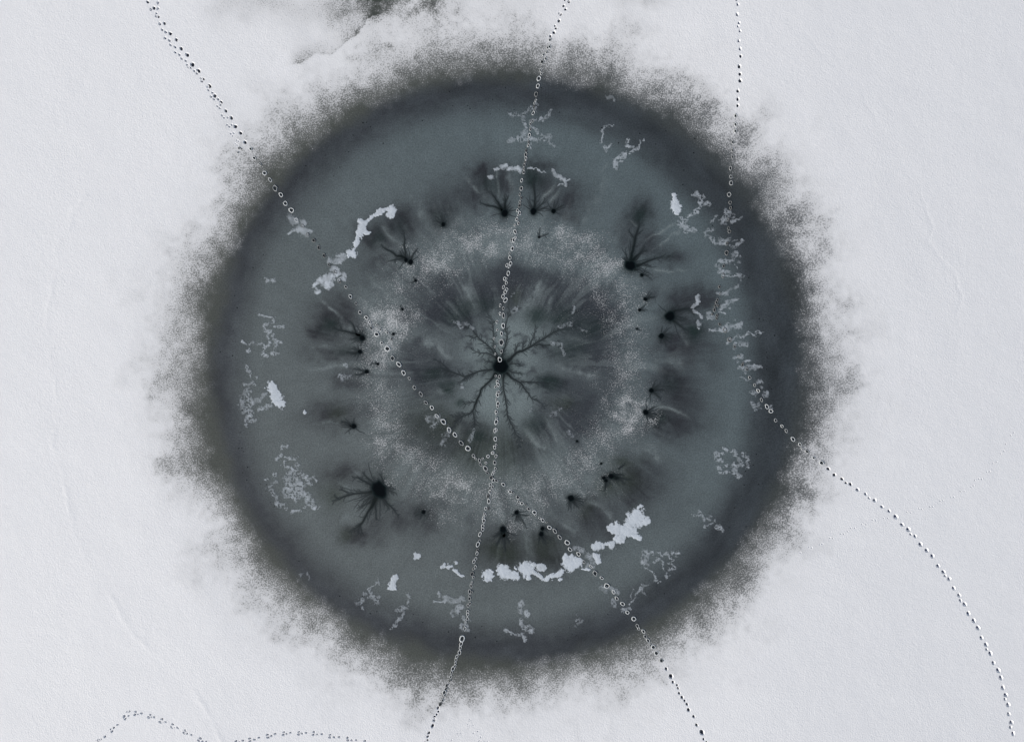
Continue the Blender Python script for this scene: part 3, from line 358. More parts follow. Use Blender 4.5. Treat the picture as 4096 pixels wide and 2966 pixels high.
for t, x, y, rx, ry, a in PC: blob(t, x, y, rx, ry, min(a * 1.15, 1), PALE, 1.2)
COLS = {'p': PURP, 'g': GREEN, 'o': OLV}
for t, x, y, rx, ry, a, c in PL:
    kc = .84 if t == 'C1' else 1.08
    if c == 'p': blob(t, x, y, rx * kc, ry * kc, a * (1.2 if t == 'C1' else 1.15), COLS[c] if t == 'C1' else lin(39, 41, 46), 2.0, hard=1.2 if (rx > 60 and t == 'C1') else .9)
for t, pts, w, a in PS:
    P = [T(t, *p) for p in pts]; w = TK(t, w)
    xs = [p[0] for p in P]; ys = [p[1] for p in P]; m = w * 3 + 25
    sl = box((min(xs) + max(xs)) / 2, (min(ys) + max(ys)) / 2, (max(xs) - min(xs)) / 2 + m, (max(ys) - min(ys)) / 2 + m)
    d = seg_dist(X[sl] + wX[sl] * .8, Y[sl] + wY[sl] * .8, P) / w
    ex, ey = P[-1][0] - P[0][0], P[-1][1] - P[0][1]; ll = ex * ex + ey * ey
    if ll > 1: sp = ((X[sl] - P[0][0]) * ex + (Y[sl] - P[0][1]) * ey) / ll; a = a * 1.15 * sm(-.3, .3, sp) * sm(1.3, .7, sp)
    d2 = seg_dist(X[sl] + wX[sl] * .5 + w * .5, Y[sl] + wY[sl] * .5, P) / (w * .35)
    mixin((np.exp(-d * d * .6) * .55 + np.exp(-d2 * d2) * .45) * a * np.clip(.75 + .9 * fine[sl] + .3 * mid[sl], 0, 1.2), STREAK, sl)
mixin(.24 * sm(.58, .82, fil + .35 * mid) * sm(820, 520, R) * sm(120, 330, R), STREAK)
mixin(.30 * sm(.44, .25, fil + .35 * mid) * sm(860, 560, R) * sm(200, 380, R), PURP)
for t, x, y, rx, ry, a, c in PL:
    if c != 'p': blob(t, x, y, rx * 1.1, ry * 1.1, a * .95, COLS[c], 1.0)
# wet halo along every channel and hole
def stroke_dark(P, W, amp, k):
    xs = [p[0] for p in P]; ys = [p[1] for p in P]; m = max(W) * k * 2.5 + 12
    sl = box((min(xs) + max(xs)) / 2, (min(ys) + max(ys)) / 2, (max(xs) - min(xs)) / 2 + m, (max(ys) - min(ys)) / 2 + m)
    q = seg_dist(X[sl] + wX[sl] * .25, Y[sl] + wY[sl] * .25, P, [w * k + 1.5 for w in W])
    mixin(np.exp(-q * q * .8) * amp, lin(24, 33, 34), sl)
for lab, t, holes, chans in STARS:
    for ch in chans:
        pts = ch[1:] if not isinstance(ch[0], tuple) else ch
        stroke_dark([T(t, p[0], p[1]) for p in pts], [TK(t, p[2]) * .5 for p in pts], .26 if lab.startswith('large central') else .5, 1.4 if lab.startswith('large central') else 1.9)
    for (x, y, rx, ry, an) in holes: blob(t, x, y, rx * 1.5, ry * 1.5, .85, lin(14, 22, 23), .3)

# snow cover: 1 on the field, feathered at the rim of the disc, frost speckle inside
A_R0 = 1188 + 8 * np.cos(2 * TH + .4) + 8 * np.cos(TH)
r_in = A_R0 - 28 + 18 * feather + 24 * mid + 14 * fine + 12 * big
r_out = A_R0 + 232 + 55 * feather + 50 * mid + 55 * big + 40 * fine
cov = np.clip((R - r_in) / np.maximum(r_out - r_in, 60), 0, 1)
cov = cov ** 1.0 * .88 + .12 * sm(0, 190, R - r_out + 40)
# patchy thaw further out
cov -= .10 * sm(.15, .75, mid + .4 * feather) * sm(A_R0 + 520, A_R0 + 220, R) * sm(A_R0 + 50, A_R0 + 240, R)
thaw = np.zeros_like(cov)
def thawblob(x, y, rx, ry, a):
    q = ((X + wX * 2 - x) / rx) ** 2 + ((Y + wY * 2 - y) / ry) ** 2; return a * np.exp(-q)
thaw += thawblob(1560, -15, 170, 55, .58) * np.clip(1 + .7 * mid + .4 * fine, .2, 1.5) + thawblob(1590, 35, 260, 70, .42) * np.clip(1 + .6 * mid, .2, 1.5)
thaw += thawblob(1020, 5, 150, 60, .34) + thawblob(880, 60, 60, 60, .16) + thawblob(1280, 50, 220, 100, .26) + thawblob(1660, 110, 60, 36, .16) + thawblob(1490, 165, 60, 40, .16) + thawblob(2570, -10, 120, 45, .35) + thawblob(2080, 10, 200, 60, .12)
crk = [T('U2', *p) for p in [(330,495),(450,440),(600,410),(700,345),(800,270),(860,190),(880,140),(960,100)]]
for i in range(len(crk) - 1):
    pass
dcr = seg_dist(X + wX * .9, Y + wY * .9, crk)
side = np.interp(X + wX * .9, [p[0] for p in crk], [p[1] for p in crk]) - (Y + wY * .9)
inx = sm(crk[0][0] - 40, crk[0][0] + 30, X) * sm(crk[-1][0] + 60, crk[-1][0] - 10, X)
thaw += .38 * inx * np.where(side > 0, np.exp(-side / 34.), np.exp(side / 3.)) * np.clip(1 + .5 * mid, .4, 1.4)
cov = np.clip(cov - thaw, 0, 1)
mist = cov ** 1.25
mixin(sm(.2, .7, thaw) * sm(1300, 1400, R), lin(62, 66, 63))
frost = np.zeros_like(cov)
for x, y, rx, ry, a in FR:
    cx, cy = T('D', x, y); rx, ry = TK('D', rx), TK('D', ry)
    q = ((X + wX * 3.5 - cx) / rx) ** 2 + ((Y + wY * 3.5 - cy) / ry) ** 2
    frost = np.maximum(frost, .70 * a * np.exp(-(q ** 1.2) * .75))
rs = np.hypot(X - 2005, Y - 1462); frost = np.maximum(frost, .21 * np.exp(-((rs - 505) / 90) ** 2))
frost = np.maximum(frost, .055 * sm(760, 560, rs) * sm(170, 330, rs))
frost *= np.clip(1.0 + .75 * fbm(X / 34, Y / 34, 31, 5), .1, 1.5)
cov = np.maximum(cov, frost)
disc = sm(A_R0 + 130, A_R0 + 20, R + 60 * feather + 40 * mid)      # 1 over the melt disc

# height in metres: the field stands a hand above the slush; wind ridges and side slopes added so the sun brightens the left and dims the right
hs = sm(A_R0 - 60, A_R0 + 420, R + 20 * big)
H = .05 * hs + .012 * hs * big + .0010 * hs * fbm(X / 13, Y / 13, 41, 2) + .004 * hs * mid
H -= 0.038 * S * np.maximum(X - 2950, 0) ** 2 / (np.maximum(X - 2950, 0) + 500) + 0.014 * S * np.maximum(900 - X, 0) ** 2 / (np.maximum(900 - X, 0) + 300)
def ridge(P, amp, w):
    d = seg_dist(X + wX, Y + wY, P); return amp * np.exp(-(d / w) ** 2)
L1 = [T('D', *p) for p in [(185,430),(125,545),(118,640),(98,740),(108,800),(128,900),(118,980),(145,1050),(155,1130),(175,1210),(230,1290),(262,1345),(300,1410),(345,1440),(430,1530),(470,1590),(500,1660)]]
L2 = [T('R1', *p) for p in [(170,220),(210,245),(300,330),(420,420),(520,520),(525,600),(590,650),(640,740),(680,840),(720,910),(800,990),(870,1080),(910,1240),(935,1370),(920,1440),(1000,1540),(1090,1640),(1130,1760),(1110,1900),(1170,2100)]]
H += ridge(L1, .006, 11) * np.clip(.6 + mid, 0, 1.3) + ridge(L2, -.004, 8) * np.clip(.7 + mid, 0, 1.3)
for k, w in ((L1, 1), (L2, -1)):
    pass

def sample(F, px, py):
    fx = np.clip((np.asarray(px, float) - gx[0]) / CELL, 0, NX - 1.001); fy = np.clip((np.asarray(py, float) - gy[0]) / CELL, 0, NY - 1.001)
    i = fx.astype(int); j = fy.astype(int); a = fx - i; b = fy - j
    if F.ndim == 3: a = a[..., None]; b = b[..., None]
    return (F[j, i] * (1 - a) + F[j, i + 1] * a) * (1 - b) + (F[j + 1, i] * (1 - a) + F[j + 1, i + 1] * a) * b

# ------------------------------------------------------------------ materials
def ninp(n, k, v): n.inputs[k].default_value = v
def surface_material(name, const_cover=None):
    m = bpy.data.materials.new(name); m.use_nodes = True; nt = m.node_tree; N = nt.nodes; L = nt.links
    b = N['Principled BSDF']; ninp(b, 'Roughness', .62); ninp(b, 'Specular IOR Level', .18)
    tc = N.new('ShaderNodeNewGeometry')
    def noise(sc, det, rough=.55):
        n = N.new('ShaderNodeTexNoise'); ninp(n, 'Scale', sc); ninp(n, 'Detail', det); ninp(n, 'Roughness', rough); L.new(tc.outputs['Position'], n.inputs['Vector']); return n
    def math_(op, a, b2, c=None, clamp=False):
        n = N.new('ShaderNodeMath'); n.operation = op; n.use_clamp = clamp
        for i, v in enumerate((a, b2, c)):
            if v is None: continue
            if isinstance(v, (int, float)): n.inputs[i].default_value = v
            else: L.new(v, n.inputs[i])
        return n.outputs[0]
    grain = noise(16, 2.0, .72); grit = noise(14, 3.0, .8); soft = noise(5, 3)
    if const_cover is None:
        ca = N.new('ShaderNodeAttribute'); ca.attribute_name = 'albedo'; colr = ca.outputs['Color']
        cv = N.new('ShaderNodeAttribute'); cv.attribute_name = 'cover'; cover = cv.outputs['Fac']
        ms = N.new('ShaderNodeAttribute'); ms.attribute_name = 'mist'; mist = ms.outputs['Fac']
    else:
        v = N.new('ShaderNodeValue'); v.outputs[0].default_value = const_cover; cover = v.outputs[0]; v2 = N.new('ShaderNodeValue'); v2.outputs[0].default_value = 1.0; mist = v2.outputs[0]
        v = N.new('ShaderNodeRGB'); v.outputs[0].default_value = (.1, .11, .12, 1); colr = v.outputs[0]
    t = math_('MULTIPLY_ADD', cover, .60, .25)
    g = math_('MULTIPLY', math_('SUBTRACT', t, grain.outputs['Fac']), 4.6)
    g = math_('ADD', g, .5, None, True)
    g = math_('MULTIPLY', g, math_('MULTIPLY', cover, 9.0, None, True))
    zone = math_('MULTIPLY', mist, 12.0, None, True)
    g = math_('ADD', math_('MULTIPLY', g, math_('MULTIPLY_ADD', zone, -.02, .54)), math_('MULTIPLY', mist, math_('MULTIPLY', zone, .48)))
    # base slush with fine wet grit
    gm = math_('MULTIPLY_ADD', grit.outputs['Fac'], 1.9, .05)
    mul = N.new('ShaderNodeVectorMath'); mul.operation = 'SCALE'; L.new(colr, mul.inputs[0]); L.new(gm, mul.inputs['Scale'])
    sm_ = math_('MULTIPLY_ADD', soft.outputs['Fac'], .08, .96)
    sn = N.new('ShaderNodeVectorMath'); sn.operation = 'SCALE'; sn.inputs[0].default_value = tuple(SNOW); L.new(sm_, sn.inputs['Scale'])
    mx = N.new('ShaderNodeMix'); mx.data_type = 'RGBA'; L.new(g, mx.inputs['Factor']); L.new(mul.outputs[0], mx.inputs['A']); L.new(sn.outputs[0], mx.inputs['B'])
    L.new(mx.outputs['Result'], b.inputs['Base Color'])
    bp = N.new('ShaderNodeBump'); ninp(bp, 'Distance', .016); L.new(math_('MULTIPLY', cover, .95), bp.inputs['Strength']); L.new(grain.outputs['Fac'], bp.inputs['Height'])
    L.new(bp.outputs[0], b.inputs['Normal'])
    return m
def vertex_material(name, rough, spec, gritty=True):
    m = bpy.data.materials.new(name); m.use_nodes = True; nt = m.node_tree; N = nt.nodes; L = nt.links
    b = N['Principled BSDF']; ninp(b, 'Roughness', rough); ninp(b, 'Specular IOR Level', spec)
    ca = N.new('ShaderNodeAttribute'); ca.attribute_name = 'albedo'
    if gritty:
        tc = N.new('ShaderNodeNewGeometry'); n = N.new('ShaderNodeTexNoise'); ninp(n, 'Scale', 30); ninp(n, 'Detail', 1.5); L.new(tc.outputs['Position'], n.inputs['Vector'])
        ma = N.new('ShaderNodeMath'); ma.operation = 'MULTIPLY_ADD'; ma.inputs[1].default_value = .4; ma.inputs[2].default_value = .8; L.new(n.outputs['Fac'], ma.inputs[0])
        mu = N.new('ShaderNodeVectorMath'); mu.operation = 'SCALE'; L.new(ca.outputs['Color'], mu.inputs[0]); L.new(ma.outputs[0], mu.inputs['Scale']); L.new(mu.outputs[0], b.inputs['Base Color'])
    else: L.new(ca.outputs['Color'], b.inputs['Base Color'])
    return m
def plain_material(name, col, rough, spec, var=.25):
    m = bpy.data.materials.new(name); m.use_nodes = True; nt = m.node_tree; N = nt.nodes; L = nt.links
    b = N['Principled BSDF']; ninp(b, 'Roughness', rough); ninp(b, 'Specular IOR Level', spec)
    tc = N.new('ShaderNodeNewGeometry'); n = N.new('ShaderNodeTexNoise'); ninp(n, 'Scale', 40); L.new(tc.outputs['Position'], n.inputs['Vector'])
    ma = N.new('ShaderNodeMath'); ma.operation = 'MULTIPLY_ADD'; ma.inputs[1].default_value = var * 2; ma.inputs[2].default_value = 1 - var; L.new(n.outputs['Fac'], ma.inputs[0])
    mu = N.new('ShaderNodeVectorMath'); mu.operation = 'SCALE'; mu.inputs[0].default_value = col; L.new(ma.outputs[0], mu.inputs['Scale']); L.new(mu.outputs[0], b.inputs['Base Color'])
    return m
M_SURF = surface_material('snow_and_slush')
M_PSNOW = surface_material('trodden_snow', 1.0)
M_PATCH = vertex_material('snow_patch', .7, .15)
M_CHAN = vertex_material('melt_channel', .55, .12)
M_WATER = vertex_material('open_water', .3, .15, False)
M_RIMS = [plain_material('slush_rim', (v, v * 1.05, v * 1.07), .7, .15, .5) for v in (.60, .36, .18)]
M_PIT = plain_material('wet_pit', (.022, .028, .033), .6, .1)
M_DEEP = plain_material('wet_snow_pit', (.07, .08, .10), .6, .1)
M_SHADE = plain_material('shaded_snow_pit', (.07, .08, .15), .6, .1)  # blue shadow inside the print, painted into the snow floor colour

# ------------------------------------------------------------------ mesh helpers
def mesh_np(name, V, F, colors=None, cover=None, mats=(), smooth=True, mist=None):
    me = bpy.data.meshes.new(name); V = np.asarray(V, np.float32); F = np.asarray(F, np.int32)
    me.vertices.add(len(V)); me.vertices.foreach_set('co', V.ravel())
    k = F.shape[1]; me.loops.add(F.size); me.loops.foreach_set('vertex_index', F.ravel())
    me.polygons.add(len(F)); me.polygons.foreach_set('loop_start', np.arange(0, F.size, k, dtype=np.int32))
    me.polygons.foreach_set('loop_total', np.full(len(F), k, np.int32))
    if smooth: me.polygons.foreach_set('use_smooth', np.ones(len(F), bool))
    for m in mats: me.materials.append(m)
    if colors is not None:
        a = me.attributes.new('albedo', 'FLOAT_COLOR', 'POINT'); c = np.ones((len(V), 4), np.float32); c[:, :3] = colors; a.data.foreach_set('color', c.ravel())
    if cover is not None:
        a = me.attributes.new('cover', 'FLOAT', 'POINT'); a.data.foreach_set('value', np.asarray(cover, np.float32).ravel())
    if mist is not None:
        a = me.attributes.new('mist', 'FLOAT', 'POINT'); a.data.foreach_set('value', np.asarray(mist, np.float32).ravel())
    me.update(calc_edges=True); me.validate(verbose=False)
    return me
def link(name, me, parent=None, **props):
    o = bpy.data.objects.new(name, me); COL.objects.link(o)
    if parent is not None: o.parent = parent
    for k, v in props.items(): o[k] = v
    return o
# ------------------------------------------------------------------ animal tracks
def prints_of(data):
    out = []
    for t, L in data:
        for p in L:
            x, y = T(t, p[0], p[1]); out.append((x, y, TK(t, p[2]) if len(p) > 2 else 6.5))
    return out
def pit_mesh(name, seed, ks, kind, rim=0):
    rnd = random.Random(seed); n = 9
    wob = [1 + rnd.uniform(-.2, .2) for _ in range(n)]; wob2 = [1 + rnd.uniform(-.1, .1) for _ in range(n)]
    if kind == 'slush':      # low crater: white raised rim round a dark wet floor, all above the ice
        rings = [(.55, .004, 1), (.88, .006, 1), (1.04, .015, 0), (1.19, .020, 0), (1.42, -.006, 0)]
        c = (0, 0, .003)
    else:
        deep = 1 if kind == 'deep' else 0
        rings = [(.45, -1.0, 1), (.78, -.66, deep), (1.0, -.06, 0), (1.12, .035, 0), (ks, -.05, 0)]
        c = (0, 0, -1.05)
    V = [c]; F = []; mi = []
    for k, (r, z, m) in enumerate(rings):
        for i in range(n):
            a = 2 * math.pi * i / n; q = r * (wob[i] if k < 4 else .5 + .5 * wob[i]) * (wob2[(i + k) % n] if k < 3 else 1)
            V.append((q * math.cos(a), q * math.sin(a), z * (1 + (rnd.uniform(-.55, .4) if kind == 'slush' and k in (2, 3) else 0))))
    for i in range(n): F.append((0, 1 + i, 1 + (i + 1) % n)); mi.append(rings[0][2])
    for k in range(len(rings) - 1):
        for i in range(n):
            a, b = 1 + k * n + i, 1 + k * n + (i + 1) % n
            F.append((a, a + n, b + n, b)); mi.append(rings[k + 1][2])
    me = bpy.data.meshes.new(name); me.from_pydata(V, [], F)
    if kind == 'slush': me.materials.append(M_RIMS[rim]); me.materials.append(M_PIT)
    else: me.materials.append(M_PSNOW); me.materials.append(M_DEEP if kind == 'deep' else M_SHADE)
    me.polygons.foreach_set('material_index', mi); me.polygons.foreach_set('use_smooth', [True] * len(F)); me.update()
    return me
PITS = {}
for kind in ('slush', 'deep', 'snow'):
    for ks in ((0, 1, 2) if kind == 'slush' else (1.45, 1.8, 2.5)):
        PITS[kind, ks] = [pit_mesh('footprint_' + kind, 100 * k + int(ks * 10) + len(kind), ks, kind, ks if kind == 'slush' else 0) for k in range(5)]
PUSHES = []; REFINE = np.zeros((NY - 1, NX - 1), bool)      # pits cut into the sheet, and the cells that carry them
rnd = random.Random(77)
n_print = 0
for ti, (label, data, ratio, tk) in enumerate(TRAILS):
    P = prints_of(data); px = np.array([p[0] for p in P]); py = np.array([p[1] for p in P])
    root = link('footprint_trail', None, label=label, category='footprints', group='animal tracks crossing the frozen lake')
    bx, by = wx(P[0][0]), wy(P[0][1]); bz = float(sample(H, P[0][0], P[0][1])); root.location = (bx, by, bz); root.empty_display_size = .2
    for i, (x, y, Lp) in enumerate(P):
        j0, j1 = max(i - 3, 0), min(i + 3, len(P) - 1)
        ang = math.atan2(-(P[j1][1] - P[j0][1]), P[j1][0] - P[j0][0])
        if tk == 'faint': ang = rnd.uniform(0, 3.14)
        ang += rnd.uniform(-.3, .3)
        a = Lp * S * .5 * rnd.uniform(.92, 1.08); b = a * ratio * rnd.uniform(.9, 1.12)
        c = float(sample(cov, x, y)); h = float(sample(H, x, y)); d = float(sample(disc, x, y))
        snow = c > .62 and d < .6
        if not snow:
            ka = 1.02 if data is TR_A else .96 if data is TR_C else 1.04; a *= ka; b = max(b * ka, a * .62); a = max(a, .045); b = max(b, .038)
            rim = rnd.choice((0, 0, 0, 1)) if math.hypot(x - 2005, y - 1462) < 640 or math.hypot(x - CX, y - CY) > 1020 else rnd.choice((0, 1, 1, 2))
            if data is TR_C and 560 < y < 1560: rim = 2 if 800 < y < 1480 else 1
            if data is TR_B and not 1050 < y < 1300 and rim: rim = rnd.choice((0, 1, 1, 2))
            if data is TR_A: rim = 2 if 1380 > x > 1190 else rnd.choice((0, 0, 1))
            me = rnd.choice(PITS['slush', rim]); k_ = rnd.uniform(.82, 1.12); scl = (a * k_, b * k_ * rnd.uniform(.85, 1.15), rnd.uniform(.8, 1.3)); z = h
        else:
            if tk == 'big': a *= 1.18; b *= 1.3
            if tk in ('shallow', 'faint'): dep = .014
            elif tk == 'hop': a *= 1.45; b *= 1.65; dep = b * 1.4
            elif tk == 'small': a *= 1.3; b *= 1.45; dep = b * 1.5
            else: dep = b * (1.3 if c < .97 else 1.0)
            need = (b + .026) / b; ks = 1.45 if need <= 1.45 else 1.8 if need <= 1.8 else 2.5
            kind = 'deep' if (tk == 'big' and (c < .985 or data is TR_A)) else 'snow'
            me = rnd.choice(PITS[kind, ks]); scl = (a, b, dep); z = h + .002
            PUSHES.append((x, y, a, b, ang)); m = (a + .05) / S
            i0, i1 = int((x - m - gx[0]) / CELL), int((x + m - gx[0]) / CELL); j0_, j1_ = int((y - m - gy[0]) / CELL), int((y + m - gy[0]) / CELL)
            REFINE[max(j0_, 0):j1_ + 1, max(i0, 0):i1 + 1] = True
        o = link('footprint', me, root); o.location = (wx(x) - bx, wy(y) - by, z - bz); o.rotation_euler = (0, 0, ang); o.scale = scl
        n_print += 1

# ------------------------------------------------------------------ the sheet itself: snow_field and lake_ice share one survey grid
V = np.stack([(X - 2048) * S, (1483 - Y) * S, H], -1).reshape(-1, 3)
idx = np.arange(NX * NY).reshape(NY, NX)
quads = np.stack([idx[1:, :-1], idx[1:, 1:], idx[:-1, 1:], idx[:-1, :-1]], -1).reshape(-1, 4)
inside = (disc[:-1, :-1] > .5).reshape(-1); keep = ~REFINE.reshape(-1)
colr = np.clip(alb, .002, 1).reshape(-1, 3); covr = cov.reshape(-1); mistr = mist.reshape(-1)
def submesh(q):
    used = np.unique(q); remap = np.full(NX * NY, -1, np.int64); remap[used] = np.arange(len(used))
    return V[used], remap[q], colr[used], np.stack([covr[used], mistr[used]], -1)
def refined(sel):                                    # the chosen cells again, four times finer, with the pits let in
    jj, ii = np.nonzero(sel); K = 4
    if len(jj) == 0: return None
    n1 = NX * K + 1
    a, b = np.meshgrid(np.arange(K), np.arange(K)); a = a.ravel(); b = b.ravel()
    gi = (ii[:, None] * K + a[None]).ravel(); gj = (jj[:, None] * K + b[None]).ravel()
    q4 = np.stack([(gj + 1) * n1 + gi, (gj + 1) * n1 + gi + 1, gj * n1 + gi + 1, gj * n1 + gi], -1)
    used, inv = np.unique(q4, return_inverse=True); f4 = inv.reshape(-1, 4)
    fx = gx[0] + (used % n1) * CELL / K; fy = gy[0] + (used // n1) * CELL / K
    h4 = sample(H, fx, fy); c4 = np.clip(sample(alb, fx, fy), .002, 1); k4 = np.stack([sample(cov, fx, fy), sample(mist, fx, fy)], -1)
    dep = np.zeros(len(fx))
    for (x, y, a_, b_, an) in PUSHES:
        m = (a_ + .03) / S; s_ = np.nonzero((np.abs(fx - x) < m) & (np.abs(fy - y) < m))[0]
        if len(s_) == 0: continue
        lx = (fx[s_] - x) * S; ly = -(fy[s_] - y) * S
        qx = lx * math.cos(an) + ly * math.sin(an); qy = -lx * math.sin(an) + ly * math.cos(an)
        dep[s_[(qx / (a_ * 1.04 + .003)) ** 2 + (qy / (b_ * 1.04 + .003)) ** 2 < 1]] = .30
    return np.stack([(fx - 2048) * S, (1483 - fy) * S, h4 - dep], -1), f4, c4, k4
def stack(A, B):
    if B is None: return A
    return np.vstack([A[0], B[0]]), np.vstack([A[1], B[1] + len(A[0])]), np.vstack([A[2], B[2]]), np.concatenate([A[3], B[3]])
ins2 = inside.reshape(NY - 1, NX - 1)
v, f, c, k = stack(submesh(quads[inside & keep]), refined(REFINE & ins2))
link('lake_ice', mesh_np('lake_ice', v, f, c, k[:, 0], (M_SURF,), mist=k[:, 1]), kind='structure')
v, f, c, k = stack(submesh(quads[~inside & keep]), refined(REFINE & ~ins2))
n_ref = int(REFINE.sum())
# the field goes on beyond the survey grid to the horizon
loop = np.concatenate([idx[0, :-1], idx[:-1, -1], idx[-1, :0:-1], idx[:0:-1, 0]]); lv = V[loop]; nb = len(v); nl = len(loop)
far = lv.copy(); far[:, :2] *= 40.0
ev = np.vstack([lv, far]); ar = np.arange(nl); nx_ = (ar + 1) % nl
ef = np.stack([nb + ar, nb + nx_, nb + nl + nx_, nb + nl + ar], -1)
v = np.vstack([v, ev]); f = np.vstack([f, ef]); c = np.vstack([c, colr[loop], np.tile(SNOW, (nl, 1))]); k = np.vstack([k, np.stack([covr[loop], mistr[loop]], -1), np.ones((nl, 2))])
link('snow_field', mesh_np('snow_field', v, f, c, k[:, 0], (M_SURF,), mist=k[:, 1]), kind='structure')

# ------------------------------------------------------------------ melt holes: pools and the channels that feed them
def smooth_line(pts, step):
    P = np.array(pts, float); out = []
    for i in range(len(P) - 1):
        p0, p1, p2, p3 = P[max(i - 1, 0)], P[i], P[i + 1], P[min(i + 2, len(P) - 1)]
        n = max(int(np.hypot(*(p2 - p1)[:2]) / step), 2)
        for t in np.arange(n) / n:
            out.append(.5 * ((2 * p1) + (-p0 + p2) * t + (2 * p0 - 5 * p1 + 4 * p2 - p3) * t * t + (-p0 + 3 * p1 - 3 * p2 + p3) * t ** 3))
    out.append(P[-1]); return np.array(out)
DARK = lin(13, 21, 22); MIDC = lin(42, 47, 50)
def ribbon(pts, seed, org, lift):
    """tapered channel strip; outer edge takes the colour of the ice beside it, so it fades in"""
    Q = smooth_line(pts, 4.5); n = len(Q)
    jx = (vn(Q[:, 0] / 9, Q[:, 1] / 9, seed) - .5) * 3.0; jy = (vn(Q[:, 0] / 9, Q[:, 1] / 9, seed + 1) - .5) * 3.0
    Q[:, 0] += jx; Q[:, 1] += jy
    tg = np.gradient(Q[:, :2], axis=0); tg /= np.maximum(np.hypot(tg[:, 0], tg[:, 1]), 1e-6)[:, None]
    nm = np.stack([-tg[:, 1], tg[:, 0]], -1)
    w = np.maximum(Q[:, 2] * .9, .9) * .5
    wl = w * (.75 + .6 * vn(Q[:, 0] / 5, Q[:, 1] / 5, seed + 2)); wr_ = w * (.75 + .6 * vn(Q[:, 0] / 5, Q[:, 1] / 5, seed + 3))
    rows = [(-(wl * 1.25 + 1.7), 2), (-(wl * .72), 1), (w * 0, 0), (wr_ * .72, 1), (wr_ * 1.25 + 1.7, 2)]
    s = np.linspace(0, 1, n); thick = np.clip(w / (8. if seed < 330 else 5.5), 0, 1)
    base = DARK * thick[:, None] + MIDC * (1 - thick[:, None])
    Vv = []; Cc = []
    for off, kind in rows:
        px = Q[:, 0] + nm[:, 0] * off; py = Q[:, 1] + nm[:, 1] * off
        sc_ = sample(alb, px, py); hh = sample(H, px, py)
        fade = sm(.75, 1, s)[:, None] * .6
        col = sc_ if kind == 2 else base * (1 - fade) + sc_ * fade
        if kind == 1: col = col * .85 + sc_ * .15
        Vv.append(np.stack([(px - 2048) * S - org[0], (1483 - py) * S - org[1], hh + (lift if kind < 2 else .0025) - org[2]], -1)); Cc.append(col)
    Vv = np.stack(Vv, 1).reshape(-1, 3); Cc = np.stack(Cc, 1).reshape(-1, 3)
    F = []
    for i in range(n - 1):
        for r in range(4):
            a = i * 5 + r; F.append((a, a + 1, a + 6, a + 5))
    return Vv, np.array(F), Cc, Q
def join(parts):
    V_, F_, C_ = [], [], []; o = 0
    for v_, f_, c_ in parts: V_.append(v_); F_.append(f_ + o); C_.append(c_); o += len(v_)
    return np.vstack(V_), np.vstack(F_), np.vstack(C_)
